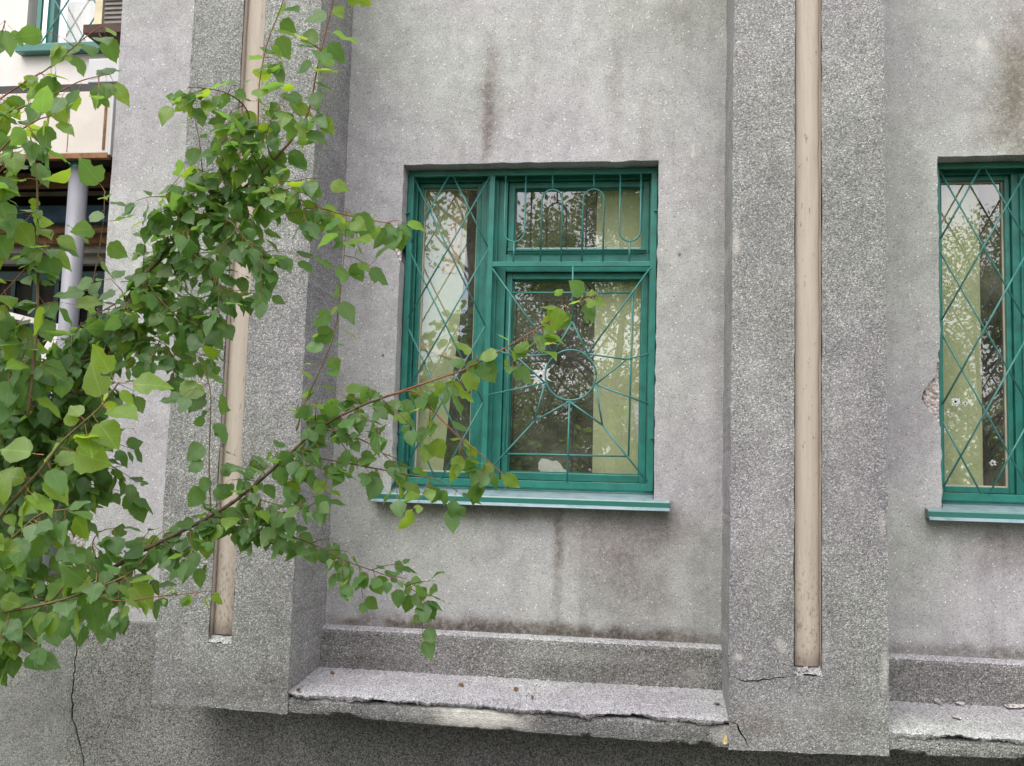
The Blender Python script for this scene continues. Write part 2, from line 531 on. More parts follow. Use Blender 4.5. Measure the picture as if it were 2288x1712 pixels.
def mat_glass():
    M = Mat('window_glass')
    M.n.remove(M.bsdf)
    tr = M.node('ShaderNodeBsdfTransparent')
    tr.inputs[0].default_value = (0.975, 0.985, 0.97, 1)
    gl = M.node('ShaderNodeBsdfGlossy')
    gl.inputs['Roughness'].default_value = 0.009
    gl.inputs['Color'].default_value = (0.97, 0.97, 1.0, 1)
    b = M.node('ShaderNodeBump')
    M.l.new(M.noise(2.6, 1, 0.5), b.inputs['Height'])
    b.inputs['Strength'].default_value = 0.5
    b.inputs['Distance'].default_value = 0.0012
    M.l.new(b.outputs[0], gl.inputs['Normal'])
    fr = M.node('ShaderNodeFresnel')
    fr.inputs['IOR'].default_value = 1.52
    fac = M.math('MINIMUM', M.math('MULTIPLY_ADD', fr.outputs[0], 3.4, 0.05), 1.0)
    front = M.math('SUBTRACT', 1.0, M.geo.outputs['Backfacing'])
    fac = M.math('MULTIPLY', fac, front)
    mx = M.node('ShaderNodeMixShader')
    M.l.new(fac, mx.inputs[0])
    M.l.new(tr.outputs[0], mx.inputs[1])
    M.l.new(gl.outputs[0], mx.inputs[2])
    du = M.node('ShaderNodeBsdfDiffuse')
    du.inputs[0].default_value = (0.55, 0.53, 0.48, 1)
    m2 = M.node('ShaderNodeMixShader')
    M.l.new(M.maprange(M.noise(5, 5, 0.7), 0.3, 0.75, 0.02, 0.10), m2.inputs[0])
    M.l.new(mx.outputs[0], m2.inputs[1])
    M.l.new(du.outputs[0], m2.inputs[2])
    M.l.new(m2.outputs[0], M.out.inputs['Surface'])
    return M.m


m_glass = mat_glass()


def mat_leaf(name, top, under, trans, gloss=0.38, veins=True):
    M = Mat(name)
    oi = M.node('ShaderNodeObjectInfo')
    rnd = M.math('FRACT', M.math('ADD', M.math('MULTIPLY', oi.outputs['Random'], 7.31), M.math('MULTIPLY', M.geo.outputs['Random Per Island'], 3.77)))
    r2 = M.math('FRACT', M.math('MULTIPLY', rnd, 17.3))
    hue = M.mix(rnd, tuple(c * 0.78 for c in top), tuple(min(1, c * 1.25) for c in top))
    und = M.mix(rnd, tuple(c * 0.85 for c in under), tuple(c * 1.15 for c in under))
    yel = M.mix(M.maprange(r2, 0.8, 1.0, 0, 0.5), hue, (0.15, 0.21, 0.03))
    mott = M.maprange(M.noise(60, 4, 0.6), 0.3, 0.7, 0.85, 1.15)
    yel = M.mix(1.0, yel, mott, 'MULTIPLY')
    if veins:
        uv = M.node('ShaderNodeUVMap').outputs[0]
        sp = M.node('ShaderNodeSeparateXYZ')
        M.l.new(uv, sp.inputs[0])
        ax = M.math('ABSOLUTE', M.math('SUBTRACT', sp.outputs[0], 0.5))
        mid = M.maprange(ax, 0.016, 0.006)
        side = M.math('SINE', M.math('MULTIPLY', M.math('SUBTRACT', sp.outputs[1], M.math('MULTIPLY', ax, 0.75)), 44.0))
        side = M.math('MULTIPLY', M.maprange(side, 0.86, 1.0), 0.35)
        vn = M.math('MAXIMUM', M.math('MULTIPLY', mid, 0.8), side)
        yel = M.mix(vn, yel, tuple(min(1, c * 2.2 + 0.02) for c in top))
        und = M.mix(vn, und, tuple(min(1, c * 1.8 + 0.02) for c in under))
    c = M.mix(M.geo.outputs['Backfacing'], yel, und)
    if veins:
        c = M.mix(M.math('MULTIPLY', M.maprange(M.noise(170, 3, 0.6), 0.66, 0.72), M.maprange(r2, 0.3, 0.8)), c, (0.13, 0.085, 0.03))
    M.finish(c, gloss, 0.5)
    tl = M.node('ShaderNodeBsdfTranslucent')
    tl.inputs[0].default_value = (*trans, 1)
    mx = M.node('ShaderNodeMixShader')
    mx.inputs[0].default_value = 0.48
    M.l.new(M.bsdf.outputs[0], mx.inputs[1])
    M.l.new(tl.outputs[0], mx.inputs[2])
    M.l.new(mx.outputs[0], M.out.inputs['Surface'])
    return M.m


m_leaf = mat_leaf('poplar_leaf', (0.072, 0.150, 0.046), (0.112, 0.185, 0.066), (0.26, 0.47, 0.07))
m_leaf_bright = mat_leaf('young_poplar_leaf', (0.12, 0.205, 0.032), (0.15, 0.235, 0.045), (0.40, 0.58, 0.04))
m_petiole = plain('leaf_stalk', (0.28, 0.15, 0.06), 0.5, 0.3, 0.2, 40)
m_far_leaf = mat_leaf('tree_leaf', (0.085, 0.13, 0.026), (0.10, 0.145, 0.035), (0.26, 0.38, 0.04), veins=False)


def mat_ground():
    M = Mat('ground_grass_soil')
    c = M.mix(M.maprange(M.noise(0.5, 6, 0.6), 0.42, 0.58), (0.055, 0.085, 0.025), (0.13, 0.105, 0.075))
    c = M.mix(1.0, c, M.maprange(M.noise(20, 5, 0.7), 0.3, 0.7, 0.6, 1.35), 'MULTIPLY')
    M.bump(M.noise(30, 5, 0.7), 0.8, 0.03)
    return M.finish(c, 0.95, 0.2)


m_ground = mat_ground()
m_walk = stucco('asphalt_walk', 90, [(0.0, 0.02), (0.4, 0.05), (1.0, 0.11)], (1, 1, 1), [], 0.6, 0.004)

# ------------------------------------------------------------------ ground
g = MB()
g.add([(-400, -600, 0), (400, -600, 0), (400, 400, 0), (-400, 400, 0)], [(0, 1, 2, 3)])
tag(g.build('ground', m_ground), 'bare soil and grass in front of the building', kind='structure')
g = MB()
g.box(-14, 16, -1.25, -0.35, -0.05, 0.05)
tag(g.build('pavement', m_walk), 'narrow paved strip along the foot of the wall', kind='structure')

# ------------------------------------------------------------------ building
bld = empty('building')
tag(bld, 'grey rendered building with chip-dash pilasters, base ledge and green windows', 'building')
P_Y = -0.45                                   # front of the pilasters
PITCH_X = 2.412
ZT = 6.8                                      # top of the walls
WX0, WX1, WZ0, WZ1 = -1.211, 0.005, 1.507, 3.076   # first window opening
PX = (-2.10, 0.308, 2.72)                     # left edges of the pilasters
PW = 0.603
GX = ((-1.862, -1.757), (0.556, 0.663), (2.97, 3.077))
GZ = 0.885
ZB = 0.590                                    # underside of the overhang


def zbot(x):
    k = [(-9, .592), (-2.1, .592), (-1.5, .581), (-.87, .569), (.37, .556), (.9, .572), (1.38, .586), (9, .586)]
    for (a, p), (b, q) in zip(k, k[1:]):
        if x <= b:
            return p + (q - p) * (x - a) / (b - a)
    return .586


def rectp(x0, x1, z0, z1):
    return [(x0, z0), (x1, z0), (x1, z1), (x0, z1)]


def opening(x0, x1, z0, z1, notch, seed):
    """window opening outline; notch lists (side, points) bitten out of the jamb"""
    r = random.Random(seed)
    left = [(x0 + r.gauss(0, 0.0018), z1 - (z1 - z0) * i / 40) for i in range(1, 40)]
    right = [(x1 + r.gauss(0, 0.0015), z0 + (z1 - z0) * i / 40) for i in range(1, 40)]
    if notch:
        za, zb = notch[0][1], notch[-1][1]
        left = [p for p in left if not (zb - 0.01 < p[1] < za + 0.01)]
        left = [p for p in left if p[1] >= za] + list(notch) + [p for p in left if p[1] <= zb]
    top = [(x1 - (x1 - x0) * i / 30, z1 + r.gauss(0, 0.0014)) for i in range(1, 30)]
    bot = [(x0 + (x1 - x0) * i / 30, z0) for i in range(1, 30)]
    return [(x0, z1)] + left + [(x0, z0)] + bot + [(x1, z0)] + right + [(x1, z1)] + top


# wall panels, each with its opening
notch1 = [(-1.213, 2.782), (-1.236, 2.760), (-1.243, 2.722), (-1.252, 2.700), (-1.244, 2.672), (-1.232, 2.650), (-1.226, 2.622), (-1.214, 2.612)]
hole1 = opening(WX0, WX1, WZ0, WZ1, notch1, 3)
slab(rectp(-1.545, 0.352, 0.86, ZT), [hole1], 0.0, 0.0, [0.34]).build('wall_panel', m_panel, bld)
R0 = 1.236
notch2 = [(1.236, 2.205), (1.226, 2.185), (1.223, 2.13), (1.218, 2.085), (1.196, 2.062), (1.176, 2.035), (1.162, 2.010), (1.158, 1.985), (1.170, 1.960), (1.182, 1.945),
          (1.197, 1.925), (1.214, 1.912), (1.222, 1.880), (1.236, 1.862)]
hole2 = opening(R0, R0 + 1.216, WZ0, WZ1 - 0.004, notch2, 5)
slab(rectp(0.868, 2.76, 0.86, ZT), [hole2], 0.0, 0.0, [0.34]).build('wall_panel', m_panel, bld)
slab(rough(rectp(-2.722, -2.06, 0.80, ZT), 0.06, 0.0012, 8), [], 0.0, 0.6, []).build('wall_panel', m_panel, bld)
slab(rectp(3.32, 7.2, 0.86, ZT), [], 0.0, 0.3, []).build('wall_panel', m_panel, bld)
# broken render beside the windows, showing the layer behind it
for (x0, x1, z0, z1), sd in (((-1.262, -1.2112, 2.60, 2.79), 1), ((1.150, 1.2355, 1.85, 2.215), 2)):
    r = random.Random(sd)
    nx, nz = 7, 12
    v = []
    for i in range(nx):
        for j in range(nz):
            x, z = x0 + (x1 - x0) * i / (nx - 1), z0 + (z1 - z0) * j / (nz - 1)
            v.append((x, 0.020 + r.uniform(-0.010, 0.010), z))
    f = [(i * nz + j, (i + 1) * nz + j, (i + 1) * nz + j + 1, i * nz + j + 1) for i in range(nx - 1) for j in range(nz - 1)]
    MB().add(v, f).build('broken_render', m_chip, bld)
MB().box(-2.7, 7.2, 0.0, 7.0, ZT, ZT + 0.25).build('roof', m_roof, bld)

# pilasters
CRACK_R = [crack_poly([(0.318, 0.840), (0.37, 0.820), (0.42, 0.824), (0.50, 0.846), (0.545, 0.850)], 0.007, 4),
           crack_poly([(0.312, 0.668), (0.337, 0.655), (0.345, 0.633), (0.372, 0.600), (0.385, 0.572)], 0.007, 9)]
for i, x in enumerate(PX):
    gx0, gx1 = GX[i]
    groove = rough(rectp(gx0, gx1, GZ - 0.030, ZT - 0.3), 0.03, 0.0010, 20 + i)
    outer = rough([(x, zbot(x)), (x + PW, zbot(x + PW)), (x + PW, ZT), (x, ZT)], 0.022, 0.0011, 30 + i)
    cr = CRACK_R if i == 1 else []
    pil = slab(outer, [groove] + cr, P_Y, 0.47, [0.040] + [0.02] * len(cr)).build('pilaster', m_pil, bld)
    if cr:
        MB().box(0.309, 0.552, P_Y + 0.02, P_Y + 0.022, 0.575, 0.87).build('crack_back', m_black, pil)
    # recess back and half-round moulding
    b = MB()
    b.add([(gx0 - .004, P_Y + 0.039, GZ - .034), (gx1 + .004, P_Y + 0.039, GZ - .034), (gx1 + .004, P_Y + 0.039, ZT - .3), (gx0 - .004, P_Y + 0.039, ZT - .3)], [(0, 1, 2, 3)])
    for sx, ins in ((gx0, 0.0035), (gx1, -0.0035)):
        b.add([(sx + ins, P_Y + 0.006, GZ), (sx + ins, P_Y + 0.0385, GZ), (sx + ins, P_Y + 0.0385, ZT - .3), (sx + ins, P_Y + 0.006, ZT - .3)], [(0, 1, 2, 3)])
    b.build('groove_lining', m_pole, pil)
    cx, hw = (gx0 + gx1) / 2 - (0.001 if i else -0.001), (gx1 - gx0) / 2 - 0.0045
    ring, nz = 14, 90
    v, f = [], []
    r = random.Random(40 + i)
    for j in range(nz):
        z = GZ + 0.004 + (ZT - 0.32 - GZ) * j / (nz - 1)
        wob = r.gauss(0, 0.0012)
        for k in range(ring):
            a = math.pi * k / (ring - 1)
            v.append((cx + wob - math.cos(a) * hw, P_Y + 0.038 - math.sin(a) * 0.013, z))
    f = [(j * ring + k, j * ring + k + 1, (j + 1) * ring + k + 1, (j + 1) * ring + k) for j in range(nz - 1) for k in range(ring - 1)]
    mo = MB().add(v, f).build('half_round_moulding', m_pole, pil, smooth=True)
    # crumbled foot of the recess
    v, f = [], []
    for a_ in range(9):
        for b_ in range(5):
            v.append((gx0 + (gx1 - gx0) * a_ / 8, P_Y + 0.001 + 0.036 * b_ / 4, GZ - 0.027 + 0.007 * b_ + r.uniform(-0.004, 0.006)))
    f = [(a_ * 5 + b_, (a_ + 1) * 5 + b_, (a_ + 1) * 5 + b_ + 1, a_ * 5 + b_ + 1) for a_ in range(8) for b_ in range(4)]
    MB().add(v, f).build('recess_foot', m_ledge_top, pil)


def noise1(r, n, smooth=3, amp=1.0):
    a = [r.gauss(0, 1) for _ in range(n)]
    for _ in range(smooth):
        a = [(a[max(0, i - 1)] + a[i] + a[min(n - 1, i + 1)]) / 3 for i in range(n)]
    return [q * amp for q in a]


def ledge(x0, x1, seed, gap):
    """overhanging base ledge: body, broken top screed, and the low step at the wall"""
    r = random.Random(seed)
    n = int((x1 - x0) / 0.008)
    xs = [x0 + (x1 - x0) * i / (n - 1) for i in range(n)]
    def fr_(base, amp, oct_=5):
        a = [0.0] * n
        for o_ in range(oct_):
            ph, fq = r.uniform(0, 99), base * 2.1 ** o_
            ph2, fq2 = r.uniform(0, 99), base * 2.1 ** o_ * 1.37
            for i_ in range(n):
                a[i_] += (math.sin(xs[i_] * fq + ph) + math.sin(xs[i_] * fq2 + ph2)) * 0.5 * 0.62 ** o_
        return [q * amp for q in a]
    e1, e2, e3, e4 = fr_(7, 1.0, 6), fr_(9, 1.0, 6), fr_(16, 1.0, 5), fr_(5, 1.0, 6)
    n1, n2, n3, n4, n5 = (noise1(r, n, 6, 0.010), noise1(r, n, 2, 0.004), noise1(r, n, 8, 0.012), noise1(r, n, 2, 0.003), noise1(r, n, 14, 0.03))
    yf = P_Y + 0.004
    # body
    v, f = [], []
    for i, x in enumerate(xs):
        bite = max(0.0, e2[i] - 0.35) * 0.016 + max(0, n2[i]) * .6
        low = zbot(x)
        flake = max(0.0, e3[i] - 0.5) * 0.006
        prof = [(-0.055, 0.685), (yf + 0.05, 0.652), (yf + 0.014, 0.647 + n4[i]), (yf + 0.002 + flake + n4[i] * 0.6, 0.634 + e4[i] * .004), (yf + flake * .6 + n4[i] * 0.5, 0.612 + n2[i] * .3),
                (yf + 0.001 + n4[i] * .4, low + 0.020 + bite * .4), (yf + 0.002 + bite * .5, low + 0.008 + bite * .8), (yf + 0.014 + bite, low + bite * .7), (-0.04, low)]
        v += [(x, y, z) for y, z in prof]
    m = 9
    f = [(i * m + k, (i + 1) * m + k, (i + 1) * m + k + 1, i * m + k + 1) for i in range(n - 1) for k in range(m - 1)]
    body = MB().add(v, f).build('ledge', m_ledge, bld)
    # top screed with a ragged front edge lifted off the body
    v, f = [], []
    cols = 18
    for i, x in enumerate(xs):
        ed = yf - 0.005 - 0.012 * e1[i] * (0.4 + gap * 60) + 0.004 * e3[i] + n2[i] * 0.8
        ed = max(yf - 0.024, min(yf + 0.022, ed))
        if min(x - x0, x1 - x) < 0.035:
            ed = max(ed, yf + 0.002)
        th = 0.014 + 0.007 * e2[i]
        for k in range(cols):
            t = k / (cols - 1)
            y = -0.058 + (ed + 0.058) * t
            z = 0.703 - 0.030 * t + r.gauss(0, 0.0018) + e4[i] * 0.002 - (0.008 + 0.004 * e3[i]) * max(0, (t - 0.86) / 0.14) ** 2
            v.append((x, y, z))
        zf = v[-1][2]
        lift = gap * max(0.0, min(1.0, 0.5 + e4[i] * 0.8))
        v.append((x, ed + 0.001 + r.uniform(0, 0.004), zf - th * 0.5))
        v.append((x, ed + 0.006 + r.uniform(0, 0.005), zf - th + lift * 0.2))
        v.append((x, ed + 0.034, 0.6555 + lift))
    m = cols + 3
    f = [(i * m + k, (i + 1) * m + k, (i + 1) * m + k + 1, i * m + k + 1) for i in range(n - 1) for k in range(m - 1)]
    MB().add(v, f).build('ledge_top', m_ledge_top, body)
    # step
    v, f = [], []
    for i, x in enumerate(xs):
        e = n2[i] * 0.5 + n1[i] * 0.25
        prof = [(0.004, 0.889 + e * .2), (-0.040, 0.881 + n4[i] * .4), (-0.052 + n4[i] * .6, 0.874 + e * .5), (-0.057 + e * 0.4, 0.862), (-0.058 + n4[i] * .5, 0.80), (-0.058 + n4[i] * .4, 0.74), (-0.060, 0.69)]
        v += [(x, y, z) for y, z in prof]
    m = 7
    f = [(i * m + k, (i + 1) * m + k, (i + 1) * m + k + 1, i * m + k + 1) for i in range(n - 1) for k in range(m - 1)]
    mb = MB().add(v, f)
    mb.m = [1 if k % (m - 1) < 2 else 0 for k in range(len(f))]  # lit top edge painted in: upper faces take the paler ledge-top render
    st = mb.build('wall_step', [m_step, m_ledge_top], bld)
    return st


ledge(-1.515, 0.325, 61, 0.010)
ledge(0.893, 2.74, 62, 0.002)

# base wall below the overhang, and at the left end where it stands proud
CRACK_B = [crack_poly([(-2.700, 0.80), (-2.705, 0.66), (-2.712, 0.50), (-2.70, 0.40), (-2.655, 0.28), (-2.61, 0.15), (-2.59, 0.05)], 0.011, 14)]
bw = slab(rough([(-2.722, -0.1), (7.2, -0.1), (7.2, 0.60), (-2.08, 0.60), (-2.08, 0.858), (-2.722, 0.852)], 0.03, 0.0016, 50), CRACK_B, -0.05, 0.06, [0.02]).build('base_wall', m_base, bld)
MB().box(-2.72, -2.58, -0.03, -0.028, 0.0, 0.83).build('crack_back', m_black, bw)
MB().box(-2.1, 7.2, P_Y + 0.02, -0.03, ZB + 0.012, ZB + 0.016).build('overhang_soffit', m_base, bld)


# ------------------------------------------------------------------ windows
def bars_frame(mb, x0, x1, z0, z1, w, y0, y1, wb=None, wt=None, wr=None):
    """four bars butted end to end round a rectangle"""
    wb, wt, wr = wb or w, wt or w, wr or w
    mb.box(x0, x0 + w, y0, y1, z0, z1)
    mb.box(x1 - wr, x1, y0, y1, z0, z1)
    mb.box(x0 + w, x1 - wr, y0, y1, z0, z0 + wb)
    mb.box(x0 + w, x1 - wr, y0, y1, z1 - wt, z1)


def star_mesh(name, c, y, r0, r1, n, seed, mat, parent, hole=0.0):
    r = random.Random(seed)
    inner = [(c[0] + math.cos(2 * math.pi * k / n) * hole, y, c[1] + math.sin(2 * math.pi * k / n) * hole) for k in range(n)]
    outer, back = [], []
    for k in range(n):
        rr = r.uniform(r0, r1) if k % 2 else r.uniform(r0 * 0.7, r0 * 1.25)
        a = 2 * math.pi * k / n + r.uniform(-.1, .1)
        outer.append((c[0] + math.cos(a) * rr, y + 0.0012, c[1] + math.sin(a) * rr))
    f = [(k, (k + 1) % n, n + (k + 1) % n, n + k) for k in range(n)]
    return MB().add(inner + outer, f).build(name, mat, parent, recalc=False)


m_craze = Mat('crazed_glass')
m_craze.bsdf.inputs['Alpha'].default_value = 1.0
m_craze.set(m_craze.bsdf.inputs['Alpha'], m_craze.maprange(m_craze.noise(240, 4, 0.7), 0.36, 0.56, 0.12, 0.95))
m_craze = m_craze.finish((0.80, 0.82, 0.84), 0.5, 0.4)
SY = 0.205                                     # glass plane


def window(ox, first):
    """timber window: fixed frame, tall side sash, vent sash over a large sash"""
    w = empty('window', (0, 0, 0), bld)
    fr = MB()
    x0, x1, z0, z1 = WX0 + 0.004, WX1 - 0.004, WZ0 + 0.020, WZ1 - 0.006
    bars_frame(fr, x0 + ox, x1 + ox, z0, z1, 0.034, 0.150, 0.235, wb=0.052, wt=0.036)
    fr.box(-0.852 + ox, -0.722 + ox, 0.150, 0.235, z0 + 0.052, z1 - 0.036)          # mullion
    fr.box(-0.722 + ox, x1 - 0.034 + ox, 0.150, 0.235, 2.582, 2.668)               # transom
    fr.build('frame', m_teal, w, bevel=0.003)
    mu = MB()
    mu.box(-0.822 + ox, -0.764 + ox, 0.132, 0.1498, z0 + 0.055, z1 - 0.04)
    mu.build('cover_strip', m_teal, w, bevel=0.004)
    dr = MB()                                                                      # drip bar under the vent sash
    dr.add([(-0.712 + ox, 0.1498, 2.700), (-0.046 + ox, 0.1498, 2.700), (-0.046 + ox, 0.126, 2.689), (-0.712 + ox, 0.126, 2.689), (-0.712 + ox, 0.126, 2.681), (-0.046 + ox, 0.126, 2.681), (-0.046 + ox, 0.1498, 2.681), (-0.712 + ox, 0.1498, 2.681)],
           [(0, 1, 2, 3), (3, 2, 5, 4), (4, 5, 6, 7), (0, 3, 4, 7), (1, 6, 5, 2), (0, 7, 6, 1)])
    dr.build('drip_bar', m_sill, w)
    for (a, b, c, d, wl_) in ((x0 + 0.036, -0.854, z0 + 0.054, z1 - 0.038, 0.022), (-0.720, x1 - 0.036, 2.670, z1 - 0.038, 0.030), (-0.720, x1 - 0.036, z0 + 0.054, 2.580, 0.030)):
        s = MB()
        bars_frame(s, a + ox, b + ox, c, d, wl_, 0.170, 0.222, wb=wl_ + 0.006, wt=wl_)
        so = s.build('sash', m_teal, w, bevel=0.003)
        bd = MB()
        bars_frame(bd, a + wl_ + ox, b - wl_ + ox, c + wl_ + 0.006, d - wl_, 0.006, SY - 0.012, SY - 0.002)
        bd.build('glazing_bead', m_bead if c > 0 and wl_ < 0.025 else m_teal, w)
        MB().box(a + wl_ + 0.004 + ox, b - wl_ - 0.004 + ox, SY, SY + 0.004, c + wl_ + 0.008, d - wl_ - 0.004).build('pane', m_glass, w)
    # folded sheet-metal sill
    sl = MB()
    xa, xb = WX0 - 0.070 + ox, WX1 + 0.070 + ox
    ia, ib = WX0 + 0.002 + ox, WX1 - 0.002 + ox
    top = [(0.150, 1.536), (0.02, 1.518), (-0.004, 1.513)]
    v = []
    for y, z in top:
        v += [(ia, y, z), (ib, y, z)]
    f = [(0, 1, 3, 2), (2, 3, 5, 4)]
    pr = [(-0.004, 1.5135), (-0.052, 1.5045), (-0.056, 1.498), (-0.058, 1.476), (-0.082, 1.463), (-0.080, 1.4600), (-0.054, 1.470), (-0.004, 1.468)]
    b0 = len(v)
    for y, z in pr:
        v += [(xa, y, z), (xb, y, z)]
    f += [(b0 + 2 * k, b0 + 2 * k + 1, b0 + 2 * k + 3, b0 + 2 * k + 2) for k in range(len(pr) - 1)]
    f += [tuple(b0 + 2 * k for k in range(len(pr))), tuple(b0 + 2 * k + 1 for k in range(len(pr)))]
    for sx in (ia, ib):                                                            # upstands at the jambs
        b1 = len(v)
        v += [(sx, 0.10, 1.535), (sx, -0.003, 1.5145), (sx, -0.003, 1.530), (sx, 0.06, 1.562), (sx, 0.10, 1.566)]
        f += [(b1, b1 + 1, b1 + 2, b1 + 3, b1 + 4)]
    sl.add(v, f).build('sill', m_sill_dust_sky, w)
    return w


w1 = window(0.0, True)
w2 = window(R0 - WX0, False)

# shot holes in the panes
for par, holes in ((w1, [(1168, 812, .030, .095), (1218, 772, .008, .02), (1175, 790, .010, .03), (1298, 775, .008, .018), (1232, 826, .006, .02)]),
                   (w2, [(2064, 868, .016, .036), (2085, 872, .010, .022), (2145, 1001, .010, .028)])):
    for k, (px, py, r0, r1) in enumerate(holes):
        p = at(px, py, SY - 0.003)
        h = star_mesh('shot_hole', (p.x, p.z), SY - 0.003, r0, r1 * 0.8, 27, 70 + k, m_craze, par, 0.002 + r0 * 0.16)
        st = MB()
        n = 9
        rr = random.Random(k)
        st.add([(p.x + math.cos(2 * math.pi * q / n) * (0.0022 + r0 * 0.17) * rr.uniform(.8, 1.2), SY - 0.0042, p.z + math.sin(2 * math.pi * q / n) * (0.0022 + r0 * 0.17) * rr.uniform(.8, 1.2)) for q in range(n)], [tuple(range(n))])
        st.build('shot_hole_centre', m_black, par)


# ------------------------------------------------------------------ window grilles
def arc(cx, cz, r, a0, a1, n=14):
    return [(cx + r * math.cos(a0 + (a1 - a0) * i / n), cz + r * math.sin(a0 + (a1 - a0) * i / n)) for i in range(n + 1)]


def grille(ox, label):
    g = empty('window_grille', (0, 0, 0))
    tag(g, label, 'window grille', 'steel grilles of the ground floor windows')
    y0, y1, yr = 0.088, 0.104, 0.090
    x0, x1, z0, z1 = -1.207, 0.001, 1.546, 3.069
    f = MB()
    bars_frame(f, x0 + ox, x1 + ox, z0, z1, 0.028, y0, y1, wb=0.033, wt=0.027)
    f.box(-0.803 + ox, -0.777 + ox, y0, y1, z0 + 0.033, z1 - 0.027)
    f.box(-0.777 + ox, x1 - 0.028 + ox, y0, y1, 2.595, 2.619)
    # the rim is angle iron: thin flanges run back into the opening
    f.box(x0 + ox, x0 + 0.004 + ox, y1, y1 + 0.022, z0 + .002, z1 - .002)
    f.box(x1 - 0.004 + ox, x1 + ox, y1, y1 + 0.022, z0 + .002, z1 - .002)
    f.build('frame', m_teal, g, bevel=0.0015)

    def rod(name, pts, r=0.0042):
        MB().tube([(x + ox, yr if len(q) == 0 else q[0], z) for x, z, *q in pts], r, 8).build(name, m_rod, g, smooth=True)

    # lattice of the tall light
    A = [((-1.179, 3.034), (-0.803, 2.309)), ((-0.984, 3.042), (-0.803, 2.691)), ((-1.179, 2.655), (-0.803, 1.945)), ((-1.179, 2.290), (-0.812, 1.579)), ((-1.179, 1.893), (-1.022, 1.579))]
    B = [((-1.005, 3.042), (-1.179, 2.718)), ((-0.803, 3.036), (-1.179, 2.347)), ((-0.803, 2.673), (-1.179, 1.970)), ((-0.803, 2.306), (-1.179, 1.605)), ((-0.803, 1.936), (-0.990, 1.579))]
    for a, b in A:
        rod('lattice_rod', [(*a, yr), (*b, yr)])
    for a, b in B:
        rod('lattice_rod', [(*a, yr - 0.006), (*b, yr - 0.006)])
    # arches above the transom
    for cx in (-0.676, -0.125):
        rod('arch_rod', [(cx - 0.049, 3.042)] + [(x, z) for x, z in [(cx - 0.049, 2.80)] + arc(cx, 2.765, 0.049, math.pi, 2 * math.pi)] + [(cx + 0.049, 2.80), (cx + 0.049, 3.042)])
        rod('arch_stem', [(cx, 2.716), (cx, 2.619)])
    for cx in (-0.497, -0.299):
        rod('arch_rod', [(cx - 0.0495, 2.619)] + [(x, z) for x, z in arc(cx, 2.920, 0.0495, math.pi, 0)] + [(cx + 0.0495, 2.619)])
        rod('arch_stem', [(cx, 2.9695), (cx, 3.042)])
    # star with ring and inner rectangle below
    cx, cz, cr = -0.390, 2.077, 0.119
    rod('ring', arc(cx, cz, cr, 0, 2 * math.pi, 40), 0.0045)
    TL, TR, BL, BRt = (-0.687, 2.469), (-0.107, 2.469), (-0.690, 1.701), (-0.113, 1.703)
    for a, b in ((TL, TR), (TR, BRt), (BRt, BL), (BL, TL)):
        rod('rectangle_rod', [a, b])
    ia, ib, ic, id_, ie = (-0.472, 2.175), (-0.311, 2.177), (-0.272, 2.034), (-0.392, 1.952), (-0.509, 2.038)
    sa, sb, sc_, sd, se = (-0.649, 2.161), (-0.387, 2.330), (-0.130, 2.153), (-0.236, 1.845), (-0.554, 1.857)
    for a, b in ((sa, ia), (ia, sb), (sb, ib), (ib, sc_), (sc_, ic), (ic, sd), (sd, id_), (id_, se), (se, ie), (ie, sa)):
        rod('star_rod', [(*a, yr - 0.005), (*b, yr - 0.005)])
    for a, b in (((-0.777, 2.585), ia), ((-0.027, 2.587), ib), ((-0.390, 2.596), sb), ((-0.777, 2.199), sa), (sc_, (-0.027, 2.182)), (ie, (-0.777, 1.977)), (ic, (-0.027, 1.948)), (id_, (-0.394, 1.579)), (se, (-0.777, 1.605)), (sd, (-0.027, 1.590))):
        rod('ray_rod', [(*a, yr - 0.004), (*b, yr - 0.004)])
    for zx, s in ((2.86, 1), (1.79, 1), (2.86, -1), (1.79, -1)):
        lx = (x0 - 0.008, x0 + 0.012) if s < 0 else (x1 - 0.014, x1 + 0.007)
        MB().box(lx[0] + ox, lx[1] + ox, y0 - 0.012, y0 - 0.0005, zx - 0.003, zx + 0.003).build('lug', m_rod, g)
    return g


grille(0.0, 'teal steel grille with a ringed star, arches and diamond lattice between the two pilasters')
grille(R0 - WX0, 'teal steel grille beyond the tall pilaster, its diamond lattice cut by the photo edge')


# ------------------------------------------------------------------ rooms and what hangs inside
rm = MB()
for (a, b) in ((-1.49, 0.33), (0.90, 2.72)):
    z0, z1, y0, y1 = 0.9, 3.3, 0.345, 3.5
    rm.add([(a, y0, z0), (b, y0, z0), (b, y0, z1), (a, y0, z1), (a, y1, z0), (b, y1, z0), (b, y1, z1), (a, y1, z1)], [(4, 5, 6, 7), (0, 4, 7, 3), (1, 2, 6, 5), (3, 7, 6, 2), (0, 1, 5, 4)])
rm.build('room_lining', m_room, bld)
for a in (0.0, R0 - WX0):
    MB().box(WX0 + a, WX1 + a, 0.236, 0.50, 1.52, 1.545).build('inner_window_board', m_conc, bld)


def hanging(name, outline, y, amp, mat, label, cat, folds=9.0, group=None):
    """cloth between two edges (x_left, x_right at each z, top first), softly folded"""
    v, f = [], []
    n = 26
    for xa, xb, z in outline:
        for i in range(n):
            t = i / (n - 1)
            v.append((xa + (xb - xa) * t, y + amp * math.sin(t * folds * math.pi) + 0.003 * math.sin(z * 9 + t * 5), z))
    m = len(outline)
    f = [(j * n + i, j * n + i + 1, (j + 1) * n + i + 1, (j + 1) * n + i) for j in range(m - 1) for i in range(n - 1)]
    o = MB().add(v, f).build(name, mat, None, smooth=True)
    tag(o, label, cat, group)
    return o


